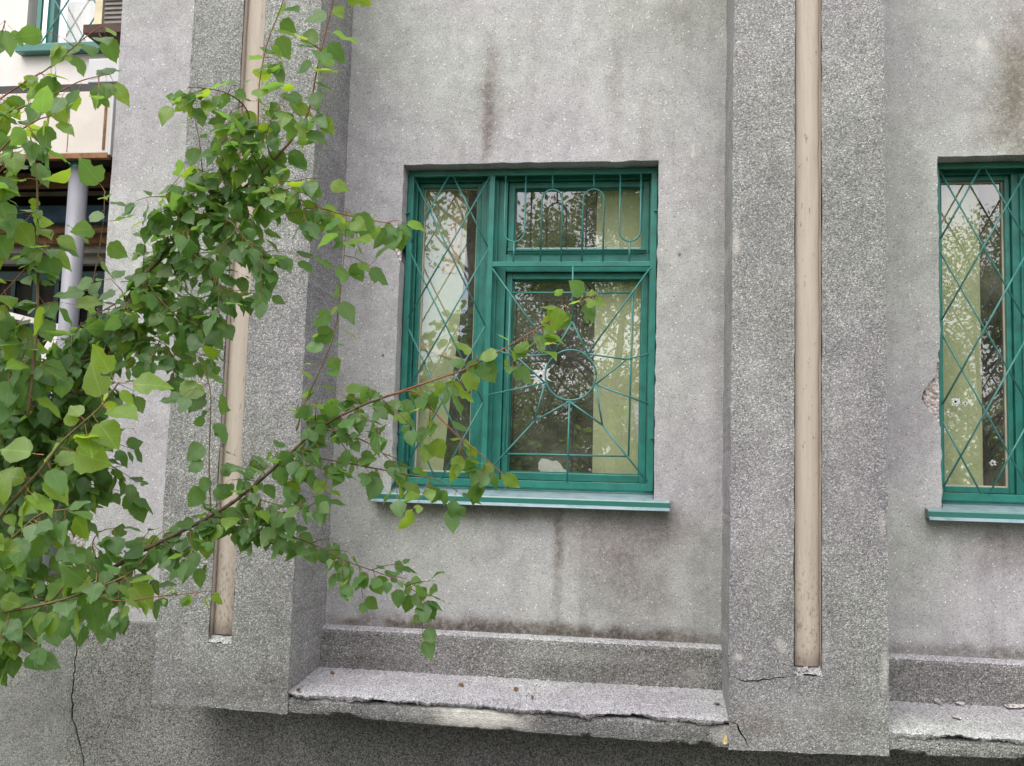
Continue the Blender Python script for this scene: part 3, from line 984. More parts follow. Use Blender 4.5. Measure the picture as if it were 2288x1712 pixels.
hanging('curtain', [(-1.18, -0.935, 3.08), (-1.18, -0.945, 2.62), (-1.18, -0.965, 2.3), (-1.18, -0.985, 2.1), (-1.18, -1.000, 1.9), (-1.18, -1.02, 1.62), (-1.18, -1.022, 1.55)], 0.252, 0.003, m_curtain, 'yellowish curtain behind the narrow lattice light, its free edge slanting', 'curtain', 3)
hanging('curtain', [(-0.292, 0.02, 3.08), (-0.292, 0.02, 2.4), (-0.290, 0.02, 2.0), (-0.288, 0.02, 1.55)], 0.252, 0.003, m_curtain, 'yellowish curtain filling one side of the pane behind the ringed star', 'curtain', 4)
d2 = R0 - WX0
hanging('curtain', [(-1.18 + d2, -0.962 + d2, 3.08), (-1.18 + d2, -0.962 + d2, 2.2), (-1.18 + d2, -0.962 + d2, 1.55)], 0.252, 0.003, m_curtain, 'yellowish curtain in the window cut off by the photo edge', 'curtain', 3)
hanging('curtain_strip', [(-1.035, -0.955, 3.08), (-1.03, -0.965, 2.9), (-1.04, -0.97, 2.72), (-1.06, -0.985, 2.60)], 0.247, 0.002, m_tan, 'tan strip of cloth hanging at the top of the lattice light', 'curtain', 2)
v, f = [], []
for i in range(20):
    t = i / 19
    a, b = at(900 + 105 * t, 741 + 26 * math.sin(t * 1.9) * t + 10 * t, 0.243), at(900 + 105 * t, 753 + 22 * math.sin(t * 1.9) * t + 9 * t, 0.241)
    v += [a, b]
MB().add(v, [(2 * i, 2 * i + 1, 2 * i + 3, 2 * i + 2) for i in range(19)]).build('ribbon', m_tan)
tag(bpy.data.objects['ribbon'], 'tan strap sagging across the curtain in the lattice light', 'strap')
pl = [(1163, 1014), (1163, 1000), (1170, 990), (1182, 992), (1192, 996), (1203, 995), (1212, 1004), (1217, 1013), (1228, 1019), (1229, 1025), (1200, 1023), (1170, 1021)]
mb = MB()
mb.add([at(x, y, 0.237) for x, y in pl] + [at(x, y, 0.240) for x, y in pl], [tuple(range(12)), tuple(range(23, 11, -1))] + [(i, (i + 1) % 12, 12 + (i + 1) % 12, 12 + i) for i in range(12)])
tag(mb.build('paper_scrap', m_paper), 'torn white paper scrap behind the glass at the foot of the star pane', 'paper')
mb = MB()
pl = [(1368, 872), (1385, 866), (1389, 1030), (1386, 1026)]
mb.add([at(x, y, 0.238) for x, y in pl] + [at(x, y, 0.242) for x, y in pl], [(0, 1, 2, 3), (7, 6, 5, 4), (0, 4, 5, 1), (1, 5, 6, 2), (2, 6, 7, 3), (3, 7, 4, 0)])
tag(mb.build('paper_strip', m_paper), 'narrow white pointed strip behind the glass beside the star pane curtain', 'paper')

# ------------------------------------------------------------------ recessed porch side on the far left
BY = 1.2
bw2 = at(58, 50, BY)
wx0, wz0 = bw2.x, at(150, 104, BY).z
hole = rectp(wx0, wx0 + 0.98, wz0, wz0 + 1.5)
rear = slab(rectp(-7.0, -2.6, 3.3, ZT), [hole], BY, 0.0, [0.16]).build('rear_wall', m_white, bld)
MB().box(-7.0, -2.6, BY - 0.003, BY + 0.1, 0.9, 3.3).build('porch_back_wall', m_dark, bld)
# upper window: frame, pane, inner curtain, sill
wu = empty('window', (0, 0, 0), bld)
m_ = MB()
bars_frame(m_, wx0 + 0.10, wx0 + 0.96, wz0 + 0.02, wz0 + 1.48, 0.05, BY + 0.06, BY + 0.12)
m_.box(wx0 + 0.47, wx0 + 0.54, BY + 0.058, BY + 0.12, wz0 + 0.07, wz0 + 1.43)
m_.build('frame', m_sill, wu, bevel=0.003)
m_ = MB().box(wx0 + 0.15, wx0 + 0.47, BY + 0.10, BY + 0.104, wz0 + 0.07, wz0 + 1.43)
m_.build('pane', m_glass, wu)
sl = MB()
sa_, sb_ = at(35, 95, BY - 0.06), at(265, 95, BY - 0.06)
sl.box(sa_.x, -2.62, BY - 0.07, BY + 0.05, wz0 - 0.045, wz0 + 0.008)
sl.build('sill', m_sill, wu, bevel=0.004)
MB().box(wx0 + 0.02, wx0 + 0.98, BY + 0.6, BY + 0.62, wz0, wz0 + 1.5).build('room_lining', m_dark, wu)
hanging('curtain', [(wx0 + 0.15, wx0 + 0.45, wz0 + 0.42), (wx0 + 0.15, wx0 + 0.47, wz0 + 0.30), (wx0 + 0.15, wx0 + 0.47, wz0 + 0.02)], BY + 0.2, 0.01, m_paper, 'pale lilac torn curtain in the small upper window above the canopy', 'curtain', 7)
gu = empty('window_grille')
tag(gu, 'blue green diamond grille on the upper window above the white canopy', 'window grille')
gm = MB()
bars_frame(gm, wx0 + 0.06, wx0 + 0.97, wz0 + 0.012, wz0 + 1.47, 0.028, BY + 0.012, BY + 0.028)
gm.build('frame', m_sill, gu)
gx, gz = wx0 + 0.09, wz0 + 0.04
for k in range(-4, 8):
    x0 = gx + 0.27 * k
    for s in (1, -1):
        p, q = (x0, gz), (x0 + s * 0.85, gz + 1.4)
        # clip to the rim
        def clip(p, q):
            (ax, az), (bx, bz) = p, q
            t0, t1 = 0.0, 1.0
            lo, hi = gx, wx0 + 0.94
            dx = bx - ax
            ta, tb = (lo - ax) / dx, (hi - ax) / dx
            t0, t1 = max(t0, min(ta, tb)), min(t1, max(ta, tb))
            if t1 - t0 < 0.02: return None
            return (ax + dx * t0, az + (bz - az) * t0), (ax + dx * t1, az + (bz - az) * t1)
        c = clip(p, q)
        if c:
            MB().tube([(c[0][0], BY + 0.016 + 0.006 * s, c[0][1]), (c[1][0], BY + 0.016 + 0.006 * s, c[1][1])], 0.005, 6).build('lattice_rod', m_rod, gu)
# boxed ventilator under its brown shelf
ac = empty('ventilator_box')
tag(ac, 'grey louvred box with cream edge on a dark brown shelf by the upper window', 'ventilator')
pa, pb = at(190, 66, BY - 0.25), at(262, 40, BY - 0.25)
m_ = MB()
ax0, ax1, az0 = pa.x + 0.03, -2.62, pa.z
m_.box(ax0 + 0.05, ax1, BY - 0.22, BY + 0.0, az0 + 0.03, az0 + 0.75)
m_.build('casing', m_grille_grey, ac)
m_ = MB().box(ax0, ax0 + 0.05, BY - 0.24, BY + 0.0, az0 + 0.03, az0 + 0.75)
m_.build('edge_board', m_cream, ac)
for k in range(22):
    MB().box(ax0 + 0.06, ax1 - 0.01, BY - 0.232, BY - 0.2205, az0 + 0.05 + k * 0.03, az0 + 0.063 + k * 0.03).build('louvre', m_conc, ac)
MB().box(ax0 - 0.05, ax1, BY - 0.27, BY - 0.002, az0 - 0.025, az0 + 0.029).build('shelf', m_brown, ac)
m_ = MB()
m_.add([(ax0 + .05, BY - .25, az0 - .026), (ax1, BY - .25, az0 - .026), (ax1, BY - .003, az0 - .30), (ax0 + .25, BY - .003, az0 - .30), (ax0 + .05, BY - .003, az0 - .026), (ax1, BY - .003, az0 - .026)], [(0, 1, 2, 3), (0, 3, 4), (1, 5, 2), (0, 4, 5, 1), (3, 2, 5, 4)])
m_.build('bracket_board', m_brown, ac)
# canopy
CF = 0.22
cr_, ct = at(237, 335, CF), at(200, 197, CF)
can = empty('canopy')
tag(can, 'stained white canopy with grey end plate over the dark porch', 'canopy')
MB().box(-7.0, cr_.x - 0.012, CF, CF + 0.02, cr_.z + 0.012, ct.z).build('fascia', m_fascia, can, bevel=0.004)
MB().box(cr_.x - 0.011, cr_.x + 0.004, CF - 0.004, BY - 0.01, cr_.z, ct.z + 0.01).build('end_plate', m_fascia_side, can, bevel=0.003)
MB().box(-7.0, cr_.x - 0.011, CF - 0.006, CF + 0.03, cr_.z - 0.016, cr_.z + 0.011).build('bottom_angle', m_rust, can)
MB().box(cr_.x - 0.045, cr_.x - 0.032, CF - 0.005, CF - 0.0005, cr_.z + 0.03, ct.z).build('corner_strip', m_rust, can)
MB().box(-7.0, cr_.x - 0.02, CF + 0.021, BY - 0.01, ct.z - 0.06, ct.z - 0.03).build('deck', m_roof, can)
MB().box(-7.0, cr_.x - 0.02, CF + 0.04, BY - 0.01, cr_.z + 0.10, cr_.z + 0.12).build('soffit', m_dark, can)
MB().box(-7.0, cr_.x - 0.015, CF + 0.03, BY - 0.012, ct.z - 0.028, ct.z + 0.055).build('roof_edge', m_roof, can)
for k, xs_ in enumerate((150, 60)):
    p = at(xs_, 250, CF)
    MB().box(p.x - 0.002, p.x + 0.002, CF - 0.0015, CF - 0.0002, cr_.z + 0.02, ct.z - 0.02).build('fascia_joint', m_rust, can)
bx = at(215, 190, 0.75)
mb = MB().box(bx.x, -2.62, 0.62, BY - 0.005, at(220, 178, 0.62).z, at(220, 126, 0.62).z)
tag(mb.build('sheet_metal_duct', m_fascia_side, bevel=0.006), 'short grey sheet metal duct on the wall just above the canopy', 'duct')
# boards stacked across the porch under the canopy
BD = [(372, 400, m_wood, 'upper brown timber beam under the canopy'), (443, 480, m_blue, 'dark blue board between the brown beams under the canopy'), (482, 503, m_wood, 'thin brown timber beam below the blue board'),
      (508, 526, m_rust, 'rust red steel beam above the concrete lintels'), (528, 547, m_conc, 'upper grey concrete lintel over the porch door'), (550, 570, m_conc, 'lower grey concrete lintel over the porch door')]
for k, (ya, yb, mt, lb) in enumerate(BD):
    Y = 0.70 + 0.07 * k
    za, zb = at(190, ya, Y).z, at(190, yb, Y).z
    mb = MB().box(-6.0, -2.63, Y, Y + 0.068, zb, za)
    tag(mb.build('beam', mt, bevel=0.004), lb, 'beam', 'beams across the porch')
# porch door of dark teal bars
dr_ = empty('door')
tag(dr_, 'dark teal barred door in the shade of the porch', 'door')
dx, dz1 = at(200, 580, 1.12), at(200, 585, 1.12).z
m_ = MB()
bars_frame(m_, -4.6, -2.66, 1.0, dz1, 0.06, 1.14, 1.18)
m_.build('frame', m_door, dr_)
for k in range(12):
    MB().box(-4.5 + k * 0.15, -4.47 + k * 0.15, 1.15, 1.17, 1.06, dz1 - 0.06).build('bar', m_door, dr_)
# post
pt, pb_ = at(176, 345, 0.32), at(107, 1235, 0.32)
po = empty('steel_post')
tag(po, 'grey blue round steel post holding up the white canopy', 'post')
px_ = (pt.x + pb_.x) / 2
MB().tube([(px_, 0.32, 0.99), (px_, 0.32, pt.z - 0.055)], 0.050, 24, cap=True).build('shaft', m_pipe, po, smooth=False)
for p in po.children[0].data.polygons:
    p.use_smooth = len(p.vertices) == 4
MB().tube([(px_, 0.32, pt.z - 0.055), (px_, 0.32, cr_.z + 0.10)], 0.0515, 24).build('painted_collar', m_sill, po)
# porch walls
MB().box(-7.0, -2.723, -0.032, 1.19, -0.1, 0.985).build('porch_base', m_porch, bld, bevel=0.006)
MB().box(-7.0, -2.70, 0.50, 0.62, 0.985, at(60, 1128, 0.5).z).build('porch_parapet', m_pink, bld, bevel=0.006)
# handrail
hr = empty('handrail')
tag(hr, 'white painted handrail with a sloping brace in the dark porch', 'handrail')
A_, B_ = at(-400, 575, 0.62), at(135, 709, 0.62)
MB().tube([A_, B_], 0.022, 4).build('rail', m_rail, hr)
MB().tube([at(128, 722, 0.64), at(45, 865, 0.64)], 0.036, 4).build('brace', m_rail, hr)
MB().tube([at(128, 700, 0.66), at(98, 1140, 0.66)], 0.018, 6).build('upright', m_rail, hr)


# ------------------------------------------------------------------ small debris
def chunk(name, p, s, seed, mat, label, cat='fragment', group=None, flat=0.6):
    r = random.Random(seed)
    bm = bmesh.new()
    for k in range(14):
        v = Vector((r.gauss(0, 1), r.gauss(0, 1), r.gauss(0, 1))).normalized()
        bm.verts.new((v.x * s[0] * r.uniform(.75, 1.1), v.y * s[1] * r.uniform(.75, 1.1), v.z * s[2] * r.uniform(.8, 1.1)))
    bmesh.ops.convex_hull(bm, input=bm.verts)
    lo = min(v.co.z for v in bm.verts)
    for v in bm.verts:
        v.co.z -= lo
    me = bpy.data.meshes.new(name)
    bm.to_mesh(me)
    bm.free()
    me.materials.append(mat)
    o = link(name, me)
    o.location = p
    o.rotation_euler.z = r.uniform(-.5, .5)
    tag(o, label, cat, group)
    return o


def on_ledge(x, y):
    """point of the ledge top under a view point (the top slopes 0.703 at Y=-.058 to .673 at -.45)"""
    Y = -0.25
    for _ in range(12):
        p = at(x, y, Y)
        zt = 0.703 - 0.030 * (-0.058 - Y) / 0.39
        d = at(x, y, Y) - CAM
        t = (zt - CAM.z) / d.z
        Y = max(-0.44, min(-0.08, (CAM + d * t).y))
    p = at(x, y, Y)
    p.z = 0.703 - 0.030 * (-0.058 - Y) / 0.39 + 0.001
    return p


GF = 'render fragments lying on the ledges'
for k, (x, y, s, lb, mt) in enumerate([
    (2028, 1517, (.022, .018, .014), 'small squarish render fragment on the ledge beyond the tall pilaster', m_frag),
    (2075, 1519, (.020, .018, .015), 'small pointed render fragment in the middle of the far ledge', m_frag),
    (2192, 1524, (.055, .022, .013), 'long flat render fragment on the ledge near the photo edge', m_frag),
    (2066, 1554, (.026, .018, .007), 'thin pale flake at the front edge of the far ledge', m_frag),
    (996, 1484, (.014, .013, .010), 'dark brown pebble at the middle back of the main ledge', m_wood),
    (1114, 1492, (.013, .012, .009), 'brown pebble alone near the centre of the main ledge', m_wood),
    (718, 1458, (.013, .012, .009), 'brown pebble at the back corner of the main ledge by the leafy pilaster', m_wood),
    (1550, 1524, (.017, .012, .006), 'dark curled flake at the end of the main ledge by the tall pilaster', m_wood),
    (645, 1496, (.012, .012, .010), 'brown pebble on the tip of the main ledge below the leafy pilaster', m_wood),
    (1150, 1510, (.010, .010, .008), 'tiny dark pebble just right of centre on the main ledge', m_wood),
]):
    chunk('fragment', on_ledge(x, y), s, 90 + k, mt, lb, 'fragment', GF)
chunk('fragment', Vector((0.573, P_Y + 0.010, GZ - 0.020)), (.010, .010, .011), 120, m_frag, 'white crumb beside the foot of the beige moulding', 'fragment', GF)
chunk('fragment', Vector((0.602, P_Y + 0.012, GZ - 0.020)), (.014, .012, .014), 121, m_frag, 'larger pale crumb right at the foot of the beige moulding', 'fragment', GF)
gr = random.Random(5)
gv, gf = [], []
for k in range(520):
    a, b = ((-1.48, 0.29) if k % 3 else (0.93, 2.6))
    x = gr.uniform(a, b)
    y = -0.075 - 0.36 * gr.random() ** (2.2 if k % 2 else 1.0)
    z = 0.703 - 0.030 * (-0.058 - y) / 0.39
    q = gr.uniform(0.0015, 0.0045) * (1.6 if gr.random() < .12 else 1)
    b0 = len(gv)
    ang = gr.uniform(0, 6.28)
    for j in range(3):
        gv.append((x + q * math.cos(ang + 2.1 * j) * gr.uniform(.6, 1.5), y + q * math.sin(ang + 2.1 * j), z - 0.001))
    gv.append((x, y, z + q * gr.uniform(.7, 1.2)))
    gf += [(b0, b0 + 1, b0 + 3), (b0 + 1, b0 + 2, b0 + 3), (b0 + 2, b0, b0 + 3)]
tag(MB().add(gv, gf).build('grit', [m_conc]), 'fine dark grit and crumbs scattered over the ledges', 'grit', kind='stuff')
p = at(1567, 1600, P_Y - 0.012)
mb = MB()
mb.add([(p.x - 0.0026, p.y, p.z + 0.0195), (p.x + 0.0039, p.y - 0.0026, p.z + 0.0182), (p.x + 0.0078, p.y - 0.0020, p.z - 0.0078), (p.x - 0.0026, p.y - 0.0039, p.z - 0.0143), (p.x - 0.0104, p.y - 0.0007, p.z - 0.0104), (p.x - 0.0013, p.y + 0.0039, p.z + 0.0033)], [(0, 1, 5), (1, 2, 5), (2, 3, 5), (3, 4, 5), (4, 0, 5), (0, 4, 3, 2, 1)])
tag(mb.build('petal', m_petal), 'yellow dry petal caught where the ledge meets the tall pilaster', 'petal')

# ------------------------------------------------------------------ poplar in front of the wall
T_ROWS = [0.0, 0.03, 0.08, 0.16, 0.26, 0.37, 0.48, 0.59, 0.70, 0.80, 0.88, 0.94, 1.0]
W_ROWS = [0.06, 0.19, 0.30, 0.39, 0.435, 0.435, 0.40, 0.335, 0.255, 0.165, 0.09, 0.045, 0.0]
PET_END = Vector((0, -0.42, 0.10))


def leaf_arrays(seed):
    """one ovate, pointed poplar leaf: blade along +Y, upper face +Z, stalk back along -Y"""
    r = random.Random(seed)
    fold, curl, wav, skew = r.uniform(0.02, 0.30), r.uniform(-0.05, 0.32), r.uniform(0.01, 0.045), r.uniform(-0.06, 0.06)
    ph = r.uniform(0, 6)
    v, f, m = [], [], []
    wid = r.uniform(0.82, 1.10)
    for i, (t, w) in enumerate(zip(T_ROWS, W_ROWS)):
        w *= wid
        z = -curl * t * t + 0.03 * math.sin(t * 4 + ph)
        cx = skew * t * t
        for s in (-1, 0, 1):
            back = -0.05 * abs(s) if i < 2 else 0.0
            ser = (1 + (0.04 if i % 2 else -0.035) + r.uniform(-.06, .06) - (0.45 if (seed % 4 == 1 and i in (6, 7) and s > 0) else 0)) if s else 1
            v.append((cx + s * w * ser, t + back, z + abs(s) * w * fold + (wav * math.sin(t * 11 + ph + s) if s else 0)))
    for i in range(len(T_ROWS) - 1):
        for c in (0, 1):
            a = i * 3 + c
            f.append((a, a + 1, a + 4, a + 3))
            m.append(0)
    b = len(v)
    for (y, z, rr) in ((0.02, 0.0, 0.012), (-0.18, 0.02, 0.011), (PET_END.y, PET_END.z, 0.014)):
        for k in range(3):
            a = 2.094 * k + 0.5
            v.append((math.cos(a) * rr, y, z + math.sin(a) * rr - 0.004))
    for s in (0, 1):
        for k in range(3):
            k2 = (k + 1) % 3
            f.append((b + s * 3 + k, b + s * 3 + k2, b + s * 3 + 3 + k2, b + s * 3 + 3 + k))
            m.append(1)
    return v, f, m


NV = 14
LEAF = [leaf_arrays(200 + k) for k in range(NV)]


def leaf_uv(me, loc):
    lay = me.uv_layers.new(name='UVMap')
    idx = np.empty(len(me.loops), dtype=np.int32)
    me.loops.foreach_get('vertex_index', idx)
    uv = np.stack([loc[idx, 0] + 0.5, loc[idx, 1]], 1).astype(np.float32)
    lay.data.foreach_set('uv', uv.ravel())


def leaf_mesh(k, mat):
    v, f, m = LEAF[k]
    me = bpy.data.meshes.new('leaf')
    me.from_pydata(v, [], f)
    me.materials.append(mat)
    me.materials.append(m_petiole)
    me.polygons.foreach_set('material_index', m)
    me.polygons.foreach_set('use_smooth', [True] * len(f))
    leaf_uv(me, np.array(v))
    return me


LEAF_ME = {0: [leaf_mesh(k, m_leaf) for k in range(NV)], 1: [leaf_mesh(k, m_leaf_bright) for k in range(NV)]}


def smooth_path(pts, n):
    P = [Vector(p) for p in pts]
    P = [P[0] * 2 - P[1]] + P + [P[-1] * 2 - P[-2]]
    out = []
    for i in range(1, len(P) - 2):
        for j in range(n):
            t = j / n
            a, b, c, d = P[i - 1], P[i], P[i + 1], P[i + 2]
            out.append(0.5 * ((2 * b) + (c - a) * t + (2 * a - 5 * b + 4 * c - d) * t * t + (3 * b - a - 3 * c + d) * t ** 3))
    out.append(P[-2])
    return out


TRUNK = Vector((-3.15, -2.0, 0.0))
tree = empty('poplar_tree', TRUNK)
tag(tree, 'young poplar whose leafy branches reach across the wall and the window', 'tree')
leaves = []          # (matrix, mesh index, bright, branch, size)
UP = Vector((0, 0, 1))
OUT = Vector((0.12, -0.80, 0.45)).normalized()
lr = random.Random(77)


def add_leaf(p, t, side, size, bright, branch, droop=0.9):
    """hang a leaf from stem point p; side is the direction its stalk leaves the stem"""
    pd = (side + UP * 0.15 + Vector((lr.gauss(0, .3), lr.gauss(0, .3), lr.gauss(0, .3)))).normalized()
    tip = (pd * 0.55 + Vector((0, 0, -droop)) + Vector((lr.gauss(0, .38), lr.gauss(0, .3), lr.gauss(0, .30)))).normalized()
    nrm = OUT + Vector((lr.gauss(0, .55), lr.gauss(0, .35), lr.gauss(0, .45)))
    if lr.random() < 0.33:
        nrm = UP * 0.9 + OUT * 0.35 + Vector((lr.gauss(0, .3), lr.gauss(0, .3), lr.gauss(0, .2)))
        tip = (tip + pd * 0.8 + UP * 0.45).normalized()
    elif lr.random() < 0.10:
        nrm = Vector((lr.gauss(0, 1), lr.gauss(0, .6), lr.gauss(0, 1)))
    nrm = nrm - tip * nrm.dot(tip)
    nrm.normalize()
    sx = tip.cross(nrm)
    s = 0.93 * size * lr.choice((0.48, 0.66, 0.8, 0.9, 1.0, 1.0, 1.08, 1.18))
    wd = lr.uniform(0.88, 1.12)
    # stalk: the blade hangs a little way off the stem along pd
    M3 = Matrix((sx * s * wd, tip * s, nrm * s)).transposed().to_4x4()
    base = p - (M3 @ PET_END)
    leaves.append((Matrix.Translation(base) @ M3, lr.randrange(NV), bright, branch, s))


def branch(pts, r0, r1, size, spacing, twigs=0.0, twig_len=0.1, bright=0.0, start=0.0, mat=None, droop=0.9, roots=None, spread=1.0, yj=0.03):
    """pts: (view x, view y, Y) along the stem; twigs: side twigs per metre, each with its own leaves"""
    P = []
    if roots:
        P += [Vector(q) for q in roots]
    P += [at(x, y, Y) for x, y, Y in pts]
    path = smooth_path(P, 8)
    n = len(path)
    mb = MB()
    rad = [r0 + (r1 - r0) * (i / (n - 1)) ** 0.8 for i in range(n)]
    mb.tube(path, rad, 6)
    jobs = []
    acc, tw, k, off = 0.0, 0.0, 0, 0.0
    skip = 8 * (len(roots) if roots else 0)
    total = sum((path[i + 1] - path[i]).length for i in range(n - 1))
    run = 0.0
    for i in range(n - 1):
        seg = (path[i + 1] - path[i]).length
        run += seg
        if i < skip or run / total < start:
            # outside the frame on the trunk side the stem is leafy too
            if roots and run / total > 0.12 and (path[i] - CAM).dot(FW) > 0.3 and view(path[i])[0] < -60:
                t = (path[i + 1] - path[i]).normalized()
                sd = t.cross(OUT).normalized()
                off += seg
                while off > 0.016:
                    off -= 0.016
                    d = (sd * lr.choice((-1, 1)) + Vector((lr.gauss(0, .5), lr.gauss(0, .5), lr.gauss(0, .5)))).normalized()
                    p = path[i].lerp(path[i + 1], lr.random())
                    jobs.append((p + d * lr.choice((0, 0, 0.05, 0.09)), t, d))
            continue
        t = (path[i + 1] - path[i]).normalized()
        sd = t.cross(OUT).normalized()
        acc += seg
        tw += seg * twigs
        while acc > spacing:
            acc -= spacing
            k += 1
            p = path[i].lerp(path[i + 1], lr.random())
            jobs.append((p, t, (sd * (1 if k % 2 else -1) + OUT * lr.uniform(-.2, .5))))
        while tw > 1:
            tw -= 1
            p = path[i]
            s_ = lr.choice((-1, 1))
            d = (sd * s_ * spread + t * lr.uniform(0.2, 0.9) + Vector((lr.gauss(0, .3), lr.gauss(0, .5), lr.gauss(-.1, .35)))).normalized()
            L = twig_len * lr.uniform(0.5, 1.25)
            q = [p, p + d * L * 0.5 + Vector((0, 0, -0.006)), p + d * L + Vector((0, lr.gauss(0, .02), -0.02))]
            mb.tube(q, [min(r1 * 1.1 + .0006, .0019), .0013, 0.0007], 4)
            m = max(3, int(L / 0.019))
            for j in range(m):
                u = (j + 0.7) / m
                jobs.append((q[0].lerp(q[1], u * 2) if u < .5 else q[1].lerp(q[2], u * 2 - 1), d, (d.cross(OUT).normalized() * (1 if j % 2 else -1) + d * 0.5)))
            jobs.append((q[2], d, d))
    jobs.append((path[-1], (path[-1] - path[-2]).normalized(), (path[-1] - path[-2]).normalized()))
    jobs.append((path[-2], (path[-1] - path[-2]).normalized(), (path[-1] - path[-2]).normalized()))
    o = mb.build('branch', mat or m_twig, tree, smooth=True)
    for p, t, s in jobs:
        add_leaf(p + Vector((0, lr.gauss(0, yj) * .3, 0)), t, s, size, lr.random() < bright, o, droop)
    return o


def Yb(pts, Y):
    return [(x, y, Y + dy) for x, y, dy in pts]


R = lambda z: [TRUNK + Vector((0, 0, z)), TRUNK + Vector((0.35, 0.0, z + 0.10))]
# trunk, off to the left
mb = MB()
mb.tube(smooth_path([TRUNK + Vector((0, 0, -0.1)), TRUNK + Vector((.03, .02, .5)), TRUNK + Vector((-.03, .03, 1.2)), TRUNK + Vector((.02, -.02, 2.0)), TRUNK + Vector((-.05, .03, 3.2)), TRUNK + Vector((-.1, 0, 4.6))], 8), [0.085 - 0.0017 * i for i in range(41)], 12)
mb.build('trunk', m_bark, tree, smooth=True)
# long upper branch
Y1 = -1.75
b1 = branch([(-120, 1130, Y1), (20, 1010, Y1), (140, 905, Y1), (215, 800, Y1), (252, 690, Y1), (308, 599, Y1), (343, 564, Y1), (385, 519, Y1), (455, 459, Y1), (540, 396, Y1), (590, 348, Y1)], 0.011, 0.0045, 0.060, 0.014, 44, 0.14, 0.08, 0.45, m_bark, roots=R(0.75))
branch([(590, 348, Y1), (631, 301, Y1), (666, 242, Y1), (687, 140, Y1), (718, 10, Y1), (740, -90, Y1)], 0.0042, 0.0016, 0.074, 0.028, 5, 0.07, 0.35, 0.0, m_redtwig, droop=0.5)
branch([(540, 396, Y1), (596, 410, Y1), (687, 448, Y1 + .02), (771, 470, Y1 + .04), (845, 483, Y1 + .05)], 0.0036, 0.0012, 0.064, 0.020, 12, 0.07, 0.30, 0.05, m_redtwig)
branch([(545, 330, Y1), (541, 287, Y1), (533, 238, Y1), (498, 205, Y1 - .02), (450, 192, Y1 - .03), (406, 189, Y1 - .04)], 0.0036, 0.0012, 0.062, 0.018, 16, 0.08, 0.35, 0.1, m_bark)
branch([(556, 330, Y1), (558, 240, Y1), (561, 175, Y1), (578, 91, Y1), (610, 7, Y1), (625, -60, Y1)], 0.003, 0.0012, 0.066, 0.028, 4, 0.06, 0.3, 0.1, m_redtwig, droop=0.6)
branch([(470, 440, Y1), (440, 380, Y1), (430, 300, Y1 - .02), (410, 210, Y1 - .03)], 0.0025, 0.001, 0.060, 0.034, 3, 0.05, 0.3, 0.0, m_redtwig)
branch([(455, 459, Y1), (500, 480, Y1 - .05), (540, 530, Y1 - .06), (580, 570, Y1 - .06)], 0.0028, 0.001, 0.058, 0.0115, 36, 0.09, 0.0, 0.0)
branch([(500, 430, Y1), (480, 380, Y1 - .03), (470, 330, Y1 - .04), (500, 280, Y1 - .04)], 0.0026, 0.001, 0.062, 0.014, 26, 0.09, 0.2, 0.0)
branch([(560, 380, Y1), (600, 390, Y1 - .03), (640, 400, Y1 - .04), (660, 470, Y1 - .04)], 0.0026, 0.001, 0.062, 0.014, 22, 0.08, 0.2, 0.0)
branch([(590, 348, Y1), (575, 300, Y1 - .03), (590, 250, Y1 - .04), (620, 200, Y1 - .04)], 0.0026, 0.001, 0.064, 0.016, 16, 0.08, 0.3, 0.0)
branch([(420, 490, Y1), (380, 460, Y1 - .03), (360, 420, Y1 - .04), (390, 380, Y1 - .04)], 0.0026, 0.001, 0.062, 0.014, 24, 0.09, 0.2, 0.0)
branch([(385, 519, Y1), (430, 560, Y1 - .05), (470, 610, Y1 - .06), (510, 640, Y1 - .06)], 0.0028, 0.001, 0.058, 0.0115, 36, 0.09, 0.0, 0.0)
branch([(308, 599, Y1), (340, 640, Y1 - .05), (380, 680, Y1 - .06), (450, 710, Y1 - .06)], 0.0028, 0.001, 0.058, 0.0115, 36, 0.09, 0.0, 0.0)
branch([(262, 690, Y1), (300, 720, Y1 - .05), (350, 740, Y1 - .06), (385, 770, Y1 - .06)], 0.0028, 0.001, 0.058, 0.0115, 36, 0.09, 0.0, 0.0)
branch([(260, 650, Y1), (225, 670, Y1 - .05), (190, 690, Y1 - .06), (150, 730, Y1 - .06)], 0.0028, 0.001, 0.058, 0.0115, 36, 0.09, 0.0, 0.0)
branch([(230, 770, Y1), (180, 780, Y1 - .05), (120, 790, Y1 - .06), (60, 800, Y1 - .08)], 0.0028, 0.001, 0.058, 0.0115, 36, 0.10, 0.0, 0.0)
branch([(190, 850, Y1), (130, 850, Y1 - .05), (70, 870, Y1 - .06), (10, 900, Y1 - .08)], 0.003, 0.001, 0.058, 0.0115, 36, 0.10, 0.0, 0.0)
branch([(150, 900, Y1), (190, 910, Y1 - .05), (220, 960, Y1 - .06), (225, 1010, Y1 - .06)], 0.0028, 0.001, 0.058, 0.0115, 36, 0.09, 0.0, 0.0)
for pts in ([(60, 960), (90, 990), (130, 1040), (170, 1110)], [(20, 1010), (10, 950), (30, 900), (70, 930)], [(0, 1030), (40, 1070), (80, 1120), (60, 1190)], [(-20, 1040), (-10, 1110), (10, 1170), (40, 1240)],
            [(140, 905), (110, 960), (150, 1000), (190, 1050)], [(60, 850), (30, 800), (10, 740), (40, 700)]):
    branch([(x, y, Y1 - .02 * k) for k, (x, y) in enumerate(pts)], 0.0028, 0.001, 0.062, 0.012, 36, 0.10, 0.03, 0.0)
branch([(190, 690, Y1), (196, 640, Y1 + .03), (214, 540, Y1 + .03), (224, 470, Y1 + .03), (226, 415, Y1 + .03)], 0.0026, 0.001, 0.084, 0.032, 0, 0.05, 0.2, 0.1, droop=0.5)
